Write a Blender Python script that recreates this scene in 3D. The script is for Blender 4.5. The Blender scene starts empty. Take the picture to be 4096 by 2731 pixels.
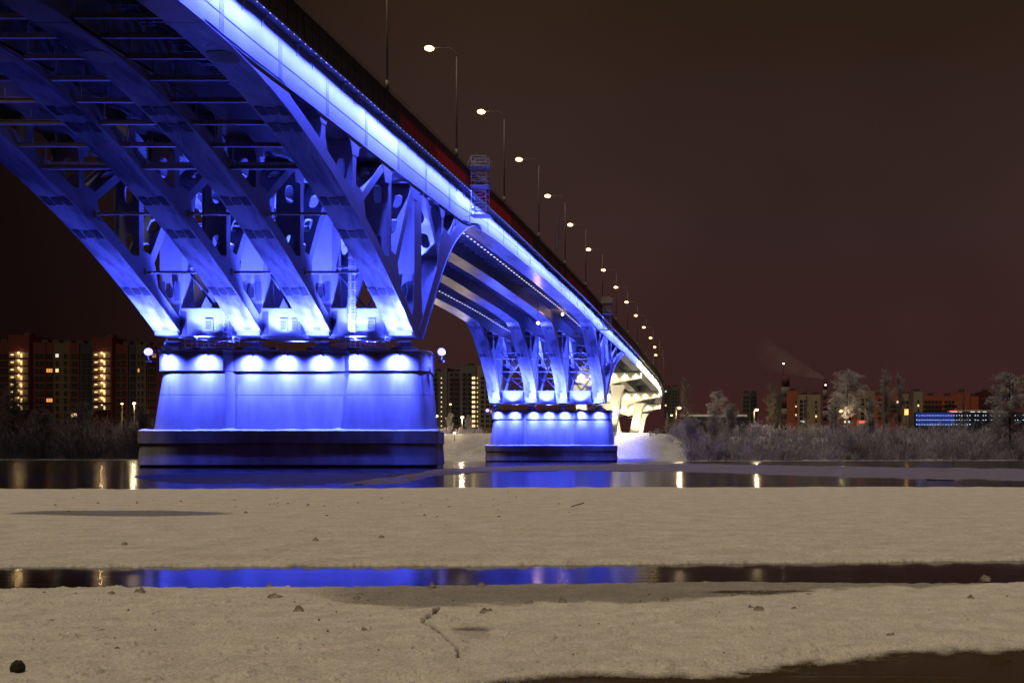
import bpy, math, random
import numpy as np
from mathutils import Vector, Matrix
random.seed(7)
RNG = np.random.default_rng(11)
scene = bpy.context.scene
COL = scene.collection
H = 1.146            # eye height above the water
F = 4000.0           # focal length in photograph pixels
CX, CY = 3033.0, 1828.0

# ------------------------------------------------------------------ camera
cam_d = bpy.data.cameras.new('camera')
cam = bpy.data.objects.new('camera', cam_d)
COL.objects.link(cam)
cam.location = (0, 0, H)
cam.rotation_euler = (math.radians(90), 0, 0)
cam_d.sensor_width = 36.0
cam_d.lens = F / 4096 * 36.0
cam_d.shift_x = (2048 - CX) / 4096
cam_d.shift_y = (CY - 1365.5) / 4096
cam_d.clip_start = 0.1
cam_d.clip_end = 6000
scene.camera = cam

# ------------------------------------------------------------------ exposure
scene.view_settings.view_transform = 'Standard'
scene.view_settings.look = 'None'
scene.view_settings.exposure = 0
scene.view_settings.gamma = 1
scene.view_settings.use_curve_mapping = False
scene.cycles.use_denoising = True
scene.cycles.max_bounces = 5
scene.cycles.diffuse_bounces = 3
scene.cycles.glossy_bounces = 3
scene.cycles.sample_clamp_indirect = 4
scene.cycles.use_light_tree = True
scene.cycles.caustics_reflective = False

# ------------------------------------------------------------------ night sky with the town's glow
world = bpy.data.worlds.new('World')
scene.world = world
world.use_nodes = True
wt = world.node_tree
wt.nodes.clear()
def wn(t): return wt.nodes.new(t)
wout = wn('ShaderNodeOutputWorld'); wbg = wn('ShaderNodeBackground')
wtc = wn('ShaderNodeTexCoord'); wsep = wn('ShaderNodeSeparateXYZ')
wt.links.new(wtc.outputs['Generated'], wsep.inputs[0])
wr = wn('ShaderNodeValToRGB')
wt.links.new(wsep.outputs['Z'], wr.inputs[0])
el = wr.color_ramp.elements
el[0].position = 0.0; el[0].color = (0.049, 0.0150, 0.0130, 1)
el[1].position = 1.0; el[1].color = (0.020, 0.010, 0.005, 1)
e = wr.color_ramp.elements.new(0.09); e.color = (0.0435, 0.0175, 0.0155, 1)
e = wr.color_ramp.elements.new(0.22); e.color = (0.0390, 0.0200, 0.0185, 1)
e = wr.color_ramp.elements.new(0.40); e.color = (0.0260, 0.0140, 0.0085, 1)
wmr = wn('ShaderNodeMapRange'); wmr.interpolation_type = 'SMOOTHSTEP'
wmr.inputs['From Min'].default_value = -0.62; wmr.inputs['From Max'].default_value = -0.24
wmr.inputs['To Min'].default_value = 0.16; wmr.inputs['To Max'].default_value = 1.0
wt.links.new(wsep.outputs['X'], wmr.inputs['Value'])
wno = wn('ShaderNodeTexNoise'); wno.inputs['Scale'].default_value = 2.2; wno.inputs['Detail'].default_value = 3
wt.links.new(wtc.outputs['Generated'], wno.inputs['Vector'])
wnm = wn('ShaderNodeMapRange'); wnm.inputs['To Min'].default_value = 0.5; wnm.inputs['To Max'].default_value = 1.5
wt.links.new(wno.outputs['Fac'], wnm.inputs['Value'])
wmm = wn('ShaderNodeMath'); wmm.operation = 'MULTIPLY'
wt.links.new(wmr.outputs['Result'], wmm.inputs[0]); wt.links.new(wnm.outputs['Result'], wmm.inputs[1])
wt.links.new(wr.outputs['Color'], wbg.inputs['Color'])
wt.links.new(wmm.outputs[0], wbg.inputs['Strength'])
wt.links.new(wbg.outputs[0], wout.inputs['Surface'])

# ------------------------------------------------------------------ the lamplight of the near shore, one soft warm light from high behind
sun_d = bpy.data.lights.new('sun', 'SUN')
sun_d.energy = 1.30; sun_d.angle = math.radians(12); sun_d.color = (1.0, 0.81, 0.56)
sun = bpy.data.objects.new('sun', sun_d); COL.objects.link(sun)
SUN_DIR = Vector((0.14, 0.26, -0.95)).normalized()
sun.rotation_euler = SUN_DIR.to_track_quat('-Z', 'Y').to_euler()

BLUE = (0.064, 0.090, 1.0)
WARM = (1.0, 0.86, 0.52)

# ================================================================== helpers
def P(px, py, Y):
    return ((px - CX) * Y / F, Y, H + (CY - py) * Y / F)
def XofP(px, Y): return (px - CX) * Y / F
def ZofP(py, Y): return H + (CY - py) * Y / F

def mat(name, color=(0.5, 0.5, 0.5), rough=0.6, metal=0.0, noise=0.0, nscale=1.0, bump=0.0, bscale=8.0,
        stretch=(1, 1, 1), emit=None, estr=0.0, spec=0.5, color2=None, coord='Object'):
    m = bpy.data.materials.new(name); m.use_nodes = True
    nt = m.node_tree; b = nt.nodes['Principled BSDF']
    b.inputs['Base Color'].default_value = (*color, 1)
    b.inputs['Roughness'].default_value = rough
    b.inputs['Metallic'].default_value = metal
    b.inputs['Specular IOR Level'].default_value = spec
    if emit is not None:
        b.inputs['Emission Color'].default_value = (*emit, 1)
        b.inputs['Emission Strength'].default_value = estr
    tc = nt.nodes.new('ShaderNodeTexCoord')
    mp = nt.nodes.new('ShaderNodeMapping'); mp.inputs['Scale'].default_value = stretch
    nt.links.new(tc.outputs[coord], mp.inputs['Vector'])
    if noise > 0 or color2:
        n = nt.nodes.new('ShaderNodeTexNoise'); n.inputs['Scale'].default_value = nscale
        n.inputs['Detail'].default_value = 6; n.inputs['Roughness'].default_value = 0.6
        nt.links.new(mp.outputs[0], n.inputs['Vector'])
        mx = nt.nodes.new('ShaderNodeMix'); mx.data_type = 'RGBA'
        c2 = color2 if color2 else tuple(c * (1 - noise) for c in color)
        mx.inputs['A'].default_value = (*c2, 1); mx.inputs['B'].default_value = (*color, 1)
        r = nt.nodes.new('ShaderNodeMapRange'); r.inputs['From Min'].default_value = 0.35; r.inputs['From Max'].default_value = 0.65
        nt.links.new(n.outputs['Fac'], r.inputs['Value']); nt.links.new(r.outputs['Result'], mx.inputs['Factor'])
        nt.links.new(mx.outputs['Result'], b.inputs['Base Color'])
        r2 = nt.nodes.new('ShaderNodeMapRange'); r2.inputs['To Min'].default_value = max(0.02, rough - 0.12); r2.inputs['To Max'].default_value = min(1, rough + 0.12)
        nt.links.new(n.outputs['Fac'], r2.inputs['Value']); nt.links.new(r2.outputs['Result'], b.inputs['Roughness'])
    if bump > 0:
        n2 = nt.nodes.new('ShaderNodeTexNoise'); n2.inputs['Scale'].default_value = bscale; n2.inputs['Detail'].default_value = 5
        nt.links.new(mp.outputs[0], n2.inputs['Vector'])
        bp = nt.nodes.new('ShaderNodeBump'); bp.inputs['Strength'].default_value = bump; bp.inputs['Distance'].default_value = 0.05
        nt.links.new(n2.outputs['Fac'], bp.inputs['Height']); nt.links.new(bp.outputs['Normal'], b.inputs['Normal'])
    return m

class MB:
    """collects polygons and links them as one mesh object"""
    def __init__(s): s.v = []; s.f = []; s.m = []; s.sm = []
    def add(s, vs, fs, mi=0, smooth=False):
        o = len(s.v); s.v.extend([tuple(v) for v in vs])
        for f in fs: s.f.append(tuple(i + o for i in f)); s.m.append(mi); s.sm.append(smooth)
    def box(s, c, d, mi=0, R=None):
        x, y, z = (k / 2 for k in d)
        vs = [Vector((a * x, b * y, c_ * z)) for a in (-1, 1) for b in (-1, 1) for c_ in (-1, 1)]
        if R is not None: vs = [R @ v for v in vs]
        vs = [v + Vector(c) for v in vs]
        s.add(vs, [(0, 1, 3, 2), (4, 6, 7, 5), (0, 4, 5, 1), (2, 3, 7, 6), (0, 2, 6, 4), (1, 5, 7, 3)], mi)
    def box2(s, a, b, mi=0):
        s.box([(a[i] + b[i]) / 2 for i in range(3)], [abs(b[i] - a[i]) for i in range(3)], mi)
    def bar(s, p, q, w, t=None, mi=0, side=None):
        p, q = Vector(p), Vector(q); d = q - p; L = d.length
        if L < 1e-6: return
        d.normalize(); t = t or w
        up = Vector(side) if side is not None else (Vector((0, 0, 1)) if abs(d.z) < 0.95 else Vector((1, 0, 0)))
        a = (up - d * up.dot(d)).normalized(); b = d.cross(a)
        R = Matrix((a, b, d)).transposed()
        s.box((p + q) / 2, (w, t, L), mi, R)
    def tube(s, pts, r, n=8, mi=0, cap=True):
        pts = [Vector(p) for p in pts]; rs = r if isinstance(r, (list, tuple)) else [r] * len(pts)
        vs = []; prev = None
        for i, p in enumerate(pts):
            d = (pts[min(i + 1, len(pts) - 1)] - pts[max(i - 1, 0)]).normalized()
            if prev is None:
                a = d.orthogonal().normalized()
            else:
                a = (prev - d * prev.dot(d)).normalized()
            prev = a; b = d.cross(a)
            for k in range(n):
                t = 2 * math.pi * k / n
                vs.append(p + (a * math.cos(t) + b * math.sin(t)) * rs[i])
        fs = []
        for i in range(len(pts) - 1):
            for k in range(n):
                k2 = (k + 1) % n
                fs.append((i * n + k, i * n + k2, (i + 1) * n + k2, (i + 1) * n + k))
        s.add(vs, fs, mi, True)
        if cap:
            o = len(s.v) - len(vs)
            s.f.append(tuple(o + k for k in range(n))[::-1]); s.m.append(mi); s.sm.append(False)
            s.f.append(tuple(o + (len(pts) - 1) * n + k for k in range(n))); s.m.append(mi); s.sm.append(False)
    def prism(s, poly, axis, a, b, mi=0, smooth=False):
        """poly: list of 2-D points; axis 0: extruded in x, poly=(y,z); 1: in y, poly=(x,z); 2: in z, poly=(x,y)"""
        n = len(poly)
        def mk(u, v, w):
            return (w, u, v) if axis == 0 else ((u, w, v) if axis == 1 else (u, v, w))
        vs = [mk(u, v, a) for u, v in poly] + [mk(u, v, b) for u, v in poly]
        s.add(vs, [tuple(range(n))[::-1], tuple(range(n, 2 * n))], mi)
        s.add(vs, [(i, (i + 1) % n, (i + 1) % n + n, i + n) for i in range(n)], mi, smooth)
    def ball(s, c, r, seg=10, rings=7, mi=0, sc=(1, 1, 1)):
        vs = []; fs = []
        for i in range(rings + 1):
            th = math.pi * i / rings
            for k in range(seg):
                ph = 2 * math.pi * k / seg
                vs.append((c[0] + sc[0] * r * math.sin(th) * math.cos(ph), c[1] + sc[1] * r * math.sin(th) * math.sin(ph), c[2] + sc[2] * r * math.cos(th)))
        for i in range(rings):
            for k in range(seg):
                k2 = (k + 1) % seg
                fs.append((i * seg + k, (i + 1) * seg + k, (i + 1) * seg + k2, i * seg + k2))
        s.add(vs, fs, mi, True)
    def mesh(s, name, mats):
        me = bpy.data.meshes.new(name)
        me.from_pydata(s.v, [], s.f)
        for m in (mats if isinstance(mats, (list, tuple)) else [mats]): me.materials.append(m)
        me.polygons.foreach_set('material_index', s.m); me.polygons.foreach_set('use_smooth', s.sm)
        me.validate(); me.update()
        return me
    def build(s, name, mats, parent=None, loc=None, fixn=True):
        me = s.mesh(name, mats)
        if fixn: fix_normals(me)
        return put(name, me, parent, loc)

def fix_normals(me):
    import bmesh
    bm = bmesh.new(); bm.from_mesh(me)
    bmesh.ops.remove_doubles(bm, verts=bm.verts, dist=1e-5)
    bmesh.ops.recalc_face_normals(bm, faces=bm.faces)
    bm.to_mesh(me); bm.free()

def put(name, me, parent=None, loc=None, rz=0):
    o = bpy.data.objects.new(name, me); COL.objects.link(o)
    if parent is not None: o.parent = parent
    if loc is not None: o.location = loc
    if rz: o.rotation_euler = (0, 0, rz)
    return o

def tag(o, label=None, cat=None, group=None, kind=None):
    if label: o['label'] = label
    if cat: o['category'] = cat
    if group: o['group'] = group
    if kind: o['kind'] = kind
    return o

def thing(name, label, cat, loc=(0, 0, 0), group=None):
    o = bpy.data.objects.new(name, None); COL.objects.link(o); o.location = loc; o.empty_display_size = 0.5
    return tag(o, label, cat, group)

def kids(o): return [c for c in bpy.data.objects if c.parent == o]
def copy_tree(o, parent=None):
    c = o.copy(); COL.objects.link(c); c.parent = parent
    for ch in o.children: copy_tree(ch, c)
    return c

def spot(name, loc, target, power, color, ang, blend=1.0, size=0.15, parent=None):
    d = bpy.data.lights.new(name, 'SPOT'); d.energy = power; d.color = color
    d.spot_size = math.radians(ang); d.spot_blend = blend; d.shadow_soft_size = size
    o = bpy.data.objects.new(name, d); COL.objects.link(o)
    o.location = loc; o.rotation_euler = (Vector(target) - Vector(loc)).to_track_quat('-Z', 'Y').to_euler()
    if parent is not None: o.parent = parent
    return o
def point(name, loc, power, color, size=0.3, parent=None):
    d = bpy.data.lights.new(name, 'POINT'); d.energy = power; d.color = color; d.shadow_soft_size = size
    o = bpy.data.objects.new(name, d); COL.objects.link(o); o.location = loc
    if parent is not None: o.parent = parent
    return o
def area(name, loc, target, sx, sy, power, color, spread=180, parent=None, along='Y'):
    d = bpy.data.lights.new(name, 'AREA'); d.shape = 'RECTANGLE'; d.size = sx; d.size_y = sy
    d.energy = power; d.color = color; d.spread = math.radians(spread)
    o = bpy.data.objects.new(name, d); COL.objects.link(o)
    z = (Vector(loc) - Vector(target)).normalized()
    y = Vector((0, 1, 0)); y = (y - z * y.dot(z)).normalized(); x = y.cross(z)
    o.matrix_world = Matrix.Translation(loc) @ Matrix((x, y, z)).transposed().to_4x4()
    if parent is not None: o.parent = parent
    return o

# value noise in numpy
def _hash(ix, iy, seed):
    n = (ix.astype(np.int64) * 374761393 + iy.astype(np.int64) * 668265263 + seed * 1442695041) & 0xffffffff
    n = ((n ^ (n >> 13)) * 1274126177) & 0xffffffff
    n = (n ^ (n >> 16)) & 0xffffffff
    return n / 4294967295.0
def vnoise(x, y, seed=0):
    ix = np.floor(x); iy = np.floor(y); fx = x - ix; fy = y - iy
    fx = fx * fx * (3 - 2 * fx); fy = fy * fy * (3 - 2 * fy)
    a = _hash(ix, iy, seed); b = _hash(ix + 1, iy, seed); c = _hash(ix, iy + 1, seed); d = _hash(ix + 1, iy + 1, seed)
    return (a * (1 - fx) + b * fx) * (1 - fy) + (c * (1 - fx) + d * fx) * fy
def fbm(x, y, oct=4, seed=0):
    s = 0; a = 0.5; t = 0
    for o in range(oct):
        s = s + a * vnoise(x * 2 ** o, y * 2 ** o, seed + o * 17); t += a; a *= 0.5
    return s / t
def sstep(a, b, x):
    t = np.clip((x - a) / (b - a), 0, 1); return t * t * (3 - 2 * t)

# ================================================================== materials
M = {}
M['steel'] = mat('painted_steel', (0.25, 0.26, 0.30), 0.34, 0.0, noise=0.12, nscale=0.7, bump=0.08, bscale=1.3)
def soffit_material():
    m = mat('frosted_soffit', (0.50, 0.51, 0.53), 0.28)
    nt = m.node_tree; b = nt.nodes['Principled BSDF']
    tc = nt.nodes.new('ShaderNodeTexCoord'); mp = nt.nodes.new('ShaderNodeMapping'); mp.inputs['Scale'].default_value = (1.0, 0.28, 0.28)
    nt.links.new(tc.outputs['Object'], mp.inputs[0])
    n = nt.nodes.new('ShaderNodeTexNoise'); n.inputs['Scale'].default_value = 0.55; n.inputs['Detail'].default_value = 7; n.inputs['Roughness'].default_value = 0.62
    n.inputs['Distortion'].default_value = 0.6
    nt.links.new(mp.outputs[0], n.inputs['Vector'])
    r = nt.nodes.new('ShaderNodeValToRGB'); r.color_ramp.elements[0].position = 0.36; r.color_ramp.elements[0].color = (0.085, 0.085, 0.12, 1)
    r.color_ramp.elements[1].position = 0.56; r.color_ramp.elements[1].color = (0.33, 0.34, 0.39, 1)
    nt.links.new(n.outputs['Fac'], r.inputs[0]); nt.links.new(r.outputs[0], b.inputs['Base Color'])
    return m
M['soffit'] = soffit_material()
M['bolt'] = mat('bolted_steel', (0.10, 0.105, 0.13), 0.45, noise=0.1, nscale=3)
M['web_bolt'] = mat('web_bolted_steel', (0.20, 0.21, 0.25), 0.42)
M['dark'] = mat('dark_opening', (0.012, 0.012, 0.016), 0.7)
M['fascia'] = mat('fascia_grey', (0.10, 0.10, 0.13), 0.5, noise=0.15, nscale=0.4)
M['fascia_dark'] = mat('fascia_dark', (0.05, 0.045, 0.06), 0.5)
M['fascia_red'] = mat('fascia_red', (0.30, 0.03, 0.035), 0.5, noise=0.3, nscale=0.5, emit=(0.8, 0.03, 0.03), estr=0.05)  # faint emission stands in for light coming through the panels from behind
M['fascia_dimred'] = mat('fascia_dim_red', (0.20, 0.03, 0.045), 0.5, noise=0.3, nscale=0.5, emit=(0.5, 0.03, 0.05), estr=0.03)  # weaker emission for the same light from behind
M['rail'] = mat('galvanised_rail', (0.25, 0.25, 0.25), 0.5, noise=0.2, nscale=2)
M['galv'] = mat('galvanised_steel', (0.55, 0.56, 0.58), 0.4, noise=0.15, nscale=2)
M['concrete'] = mat('pier_concrete', (0.37, 0.37, 0.39), 0.75, noise=0.30, nscale=0.8, bump=0.35, bscale=2.0, stretch=(1, 1, .22))
M['base'] = mat('base_concrete', (0.42, 0.40, 0.38), 0.8, noise=0.40, nscale=0.5, bump=0.4, bscale=2.5, stretch=(1, 1, .35))
M['snow'] = mat('snow', (0.78, 0.79, 0.82), 0.75, noise=0.08, nscale=0.6, bump=0.5, bscale=2.2)
M['waterline'] = mat('dark_waterline', (0.03, 0.03, 0.035), 0.35)  # darker band around the pier base at the waterline
M['lampmetal'] = mat('lamp_housing', (0.12, 0.12, 0.13), 0.5)
M['pole'] = mat('lamp_pole', (0.22, 0.19, 0.16), 0.5, noise=0.2, nscale=1.5)
def emitter(name, col, s):
    m = mat(name, col, 0.5, emit=col, estr=s); return m
M['e_street'] = emitter('street_lamp_glow', (1.0, 0.64, 0.24), 7.0)
M['e_blue'] = emitter('blue_flood_glow', (0.26, 0.24, 1.0), 3.6)
M['e_bulb'] = emitter('edge_bulb_glow', (0.5, 0.6, 1.0), 0.8)
M['e_string'] = emitter('underside_string_glow', (0.85, 0.82, 0.9), 1.2)
M['e_warm'] = emitter('warm_lamp_glow', (1.0, 0.72, 0.38), 16)
M['win'] = mat('dark_window', (0.02, 0.02, 0.025), 0.12)
M['win_lit'] = emitter('lit_window', (1.0, 0.72, 0.34), 1.3)
M['win_orange'] = emitter('orange_window', (1.0, 0.42, 0.10), 0.8)
M['win_white'] = emitter('white_window', (0.9, 0.9, 0.75), 1.0)
M['viaduct'] = mat('viaduct_concrete', (0.55, 0.54, 0.50), 0.7, noise=0.12, nscale=0.4, bump=0.15, bscale=1.5)

# ================================================================== profiles of the bridge (height above the eye)
DECK = [(20, 33.8), (60, 34.1), (85, 34.45), (113, 34.8), (150, 35.1), (190, 34.8), (223, 34.6), (247, 33.9), (280, 33.1), (311, 32.3), (323, 31.8), (350, 30.8), (382, 29.4), (424, 27.8), (470, 26.4), (500, 25.8), (560, 24.8)]
GB = [(20, 30.6), (60, 30.4), (74, 30.15), (84, 30.25), (113, 30.45), (130, 30.7), (136, 31.3), (145, 31.8), (180, 32.1), (215, 31.7), (228, 31.2), (240, 30.6), (262, 30.2), (285, 29.8), (300, 29.4), (323, 28.6), (382, 26.2), (424, 24.6), (500, 22.8), (560, 21.8)]
def ip(tab, y): return float(np.interp(y, [a for a, _ in tab], [b for _, b in tab]))
def smooth_ip(tab, y, w=5.0):
    return sum(ip(tab, y + d * w) * k for d, k in ((-1, .2), (-.5, .2), (0, .2), (.5, .2), (1, .2)))
def deck(y): return H + smooth_ip(DECK, y, 9)
def gbot(y): return H + smooth_ip(GB, y, 2.5)
def dx(y): return 0.0 if y < 372 else -0.00092 * (y - 372) ** 2
GX = [-65.8, -56.7, -49.0, -39.8]
HW = 1.3
X_LIP = -37.7; X_LIP_L = -67.9
def leg1(y): return H + 30.2 - 0.01954 * max(0.0, y - 69.5) ** 1.8
FAR1 = [(114.6, 13.5), (118, 17.8), (121, 21.6), (123, 23.8), (126, 26.6), (129.7, 29.0), (134.7, 31.2), (139, 31.75)]
NEAR2 = [(226, 31.3), (230.5, 30.9), (233.8, 29.3), (237.6, 26.5), (242.3, 23.0), (246.5, 19.0), (249.6, 13.6)]
FAR2 = [(253.2, 13.6), (258, 18.4), (264, 22.4), (272, 25.6), (281.5, 28.3), (291, 30.1)]

BR = thing('road_bridge', 'long blue-lit steel road bridge on curved legs, crossing the river', 'bridge')

ys_deck = list(np.concatenate([np.arange(24, 372, 4.0), np.arange(372, 561, 6.0)]))
def strip(mb, ys, section, mi=0, closed=True, smooth=False):
    """sweep a section function y -> list of (x,z) along the bridge"""
    n = len(section(ys[0])); vs = []
    for y in ys:
        for (x, z) in section(y): vs.append((x, y, z))
    fs = []
    for i in range(len(ys) - 1):
        for k in range(n if closed else n - 1):
            k2 = (k + 1) % n
            fs.append((i * n + k, i * n + k2, (i + 1) * n + k2, (i + 1) * n + k))
    if closed:
        fs.append(tuple(range(n))); fs.append(tuple((len(ys) - 1) * n + k for k in range(n)))
    mb.add(vs, fs, mi, smooth)

# deck slab
b = MB()
strip(b, ys_deck, lambda y: [(X_LIP + dx(y), deck(y) + .02), (X_LIP + dx(y), deck(y) + .30), (X_LIP_L + dx(y), deck(y) + .30), (X_LIP_L + dx(y), deck(y) + .02)])
b.build('deck_slab', [M['steel']], BR)
b = MB()
strip(b, ys_deck, lambda y: [(X_LIP + .05 + dx(y), deck(y) - .10), (X_LIP + .05 + dx(y), deck(y) + .16), (X_LIP + .01 + dx(y), deck(y) + .16), (X_LIP + .01 + dx(y), deck(y) - .10)])
b.build('edge_lip', [M['steel']], BR)

# main girders (closed boxes), one object per line, mesh shared
b = MB()
def gsec(y):
    zb, zt = gbot(y), deck(y) - .003
    return [(-HW + dx(y), zb), (HW + dx(y), zb), (HW + dx(y), zt), (-HW + dx(y), zt)]
strip(b, list(np.arange(24, 372, 3.0)) + list(np.arange(372, 561, 6.0)), gsec)
# thin bottom flange that sticks out a little
def fsec(y):
    zb = gbot(y) - .006
    return [(-HW - .09 + dx(y), zb - .05), (HW + .09 + dx(y), zb - .05), (HW + .09 + dx(y), zb), (-HW - .09 + dx(y), zb)]
strip(b, list(np.arange(24, 372, 3.0)) + list(np.arange(372, 561, 6.0)), fsec, 1)
gme = b.mesh('girder', [M['steel'], M['soffit']]); fix_normals(gme)
girders = [put('girder', gme, BR, (gx, 0, 0)) for gx in GX]

# bolted splice strips on the outer web
def bolt_plate(w, h, nx, nz, thick=.014, r=.03):
    """plate in the xz plane facing +x when rotated; built in (y,z), thickness along x"""
    b = MB(); b.box((thick / 2, 0, 0), (thick, w, h))
    for i in range(nx):
        for k in range(nz):
            b.box((thick + .010, -w / 2 + w * (i + .5) / nx, -h / 2 + h * (k + .5) / nz), (.02, r * 2, r * 2))
    return b
bp_full = bolt_plate(0.62, 3.7, 4, 26).mesh('splice_plate', [M['web_bolt']])
bp_short = bolt_plate(0.62, 2.4, 4, 17).mesh('splice_plate', [M['web_bolt']])
k = 0
for i in range(26):
    y = 62.9 + 8.83 * i
    if y > 330: break
    tall = y < 136 or 236 < y < 268
    me = bp_full if tall else bp_short
    o = put('splice_plate', me, girders[3], (HW + .005, y, (gbot(y) + deck(y)) / 2))
# horizontal web seam
b = MB()
strip(b, list(np.arange(40, 322, 4.0)), lambda y: [(HW + .002, gbot(y) + 1.55), (HW + .03, gbot(y) + 1.55), (HW + .03, gbot(y) + 1.60), (HW + .002, gbot(y) + 1.60)])
b.build('web_seam', [M['bolt']], girders[3])
# brackets under the lip
b = MB()
b.prism([(0, 0), (.78, 0), (.78, -.10), (.42, -.16), (.16, -.38), (.05, -1.05), (0, -1.05)], 1, -.025, .025)
b.box((.39, 0, -.012), (.78, .34, .024))
bme = b.mesh('bracket', [M['steel']]); fix_normals(bme)
y = 51.0
while y < 500:
    if abs(((y - 62.9) / 8.83) - round((y - 62.9) / 8.83)) > .04:
        put('bracket', bme, BR, (GX[3] + HW + .003 + dx(y), y, deck(y) - .005))
    y += 2.943
# fascia panels
def fascia_mesh(name, m, h=2.25):
    b = MB(); b.box((0, 0, .65), (.06, 2.90, 1.3)); b.box((0, 0, 1.3 + (h - 1.3) / 2), (.09, 2.94, h - 1.303), 1)
    for yy in (-1.42, 0): b.box((.05, yy, h / 2), (.05, .06, h - .1))
    b.box((.02, 0, h + .03), (.16, 2.92, .06), 1)
    return b.mesh(name, m)
fg, fr, fd = (fascia_mesh('fascia_panel', [M[k], M['fascia_dark']]) for k in ('fascia', 'fascia_red', 'fascia_dimred'))
y = 40.0; i = 0
while y < 540:
    me = fg
    if 114 < y < 128 or 132 < y < 152: me = fr
    elif 105 < y <= 114 or 128 <= y <= 132 or 152 < y < 166 or 196 < y < 215 : me = fd
    elif y >= 166 and y < 300: me = fd if i % 3 == 0 else fg
    yn = y + 2.96
    o = put('fascia_panel', me, BR, (X_LIP + .03 + dx(y + 1.48), y + 1.48, deck(y + 1.48) + .17))
    o.rotation_euler = (math.atan2(deck(yn) - deck(y), yn - y), 0, -math.atan2(dx(yn) - dx(y), yn - y))
    y = yn; i += 1
# railing on top of the fascia
b = MB()
y = 40.0
while y < 540:
    yn = y + 2.96; z0, z1 = deck(y) + 2.45, deck(yn) + 2.45; xa, xb = X_LIP + .05 + dx(y), X_LIP + .05 + dx(yn)
    for dz in (.25, .5): b.bar((xa, y, z0 + dz), (xb, yn, z1 + dz), .05)
    for q in (0, .5): b.bar((xa + (xb - xa) * q, y + (yn - y) * q, z0 + (z1 - z0) * q), (xa + (xb - xa) * q, y + (yn - y) * q, z0 + (z1 - z0) * q + .5), .05)
    y = yn
tag(b.build('railing', [M['rail']], BR, fixn=False), kind='stuff')
# bulbs along the lip and strings under the deck
b = MB()
y = 56.0
while y < 330:
    b.box((X_LIP + .12 + dx(y), y, deck(y) - .18), (.08, .09, .08)); y += 1.0
tag(b.build('edge_bulbs', [M['e_bulb']], BR, fixn=False), kind='stuff')
b = MB()
strip(b, list(np.arange(56, 330, 4.0)), lambda y: [(X_LIP + .05, deck(y) - .14), (X_LIP + .16, deck(y) - .14), (X_LIP + .16, deck(y) - .09), (X_LIP + .05, deck(y) - .09)])
b.build('cable_tray', [M['lampmetal']], BR)
b = MB()
for X, zo in ((-43.3, -2.2), (-62.6, -2.2)):
    y = 128.0
    while y < 300:
        b.box((X, y, deck(y) + zo), (.22, .5, .08)); y += 1.9
tag(b.build('underside_lights', [M['e_string']], BR, fixn=False), kind='stuff')

# cross beams under the deck
b = MB(); W = GX[3] - GX[0] - .004
b.box((0, 0, -.45), (W, .05, .88)); b.box((0, 0, -.90), (W, .30, .05))
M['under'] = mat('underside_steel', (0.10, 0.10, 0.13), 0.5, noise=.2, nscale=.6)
M['beam'] = mat('cross_beam_steel', (0.30, 0.30, 0.34), 0.5, noise=.2, nscale=.6)
cme = b.mesh('cross_beam', [M['beam']])
y = 41.5
while y < 552:
    put('cross_beam', cme, BR, ((GX[0] + GX[3]) / 2 + dx(y), y, deck(y) - .01)); y += 2.943 if y < 310 else 3.9
# stiffener ribs under the deck
b = MB()
for g in range(3):
    for q in range(1, 6):
        xx = GX[g] + HW + (GX[g + 1] - GX[g] - 2 * HW) * q / 6
        strip(b, list(np.arange(40, 372, 8.0)), lambda y: [(xx - .12, deck(y) - .32), (xx + .12, deck(y) - .32), (xx + .2, deck(y)), (xx - .2, deck(y))])
tag(b.build('deck_ribs', [M['under']], BR, fixn=False), kind='stuff')

# bottom struts between the girders in front of the first pier
SW = {}
for g in range(3):
    x0, x1 = GX[g] + HW + .02, GX[g + 1] - HW - .02
    b = MB(); L = x1 - x0
    b.box((L / 2, 0, 0), (L, .28, .05)); b.box((L / 2, 0, .16), (L, .05, .28)); b.box((L / 2, 0, .33), (L, .28, .05))
    b.bar((.3, 0, .3), (.3, 0, 2.6), .1); b.bar((L / 2, 0, .3), (L / 2, 0, 1.2), .06)
    SW[g] = b.mesh('bottom_strut', [M['galv'] if g == 1 else M['steel']])
for i in range(17):
    y = 46 + 2.943 * i
    if y > 91: break
    for g in range(3):
        put('bottom_strut', SW[g], BR, (GX[g] + HW + .02, y, (leg1(y) if y > 69.5 else gbot(y)) + .3))
# walkway frames hung below the deck
b = MB()
for i in range(15):
    y = 48.5 + 2.943 * i
    for (xc, w) in ((-44.8, 1.3), (-53.2, 1.3), (-61.5, 1.3)):
        z = deck(y) - 2.4
        for s in (-1, 1): b.bar((xc + s * w / 2, y - 1.1, z), (xc + s * w / 2, y + 1.1, z), .08)
        for q in (-1.1, -.37, .37, 1.1): b.bar((xc - w / 2, y + q, z), (xc + w / 2, y + q, z), .08)
        for s in (-1, 1): b.bar((xc + s * w / 2, y, z), (xc + s * w / 2, y, z + 2.2), .04)
        b.tube([(xc + w, y - 1.47, z + 1.2), (xc + w, y + 1.47, z + 1.2)], .10, 6)
tag(b.build('service_walkway', [M['under']], BR, fixn=False), kind='stuff')

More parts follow.
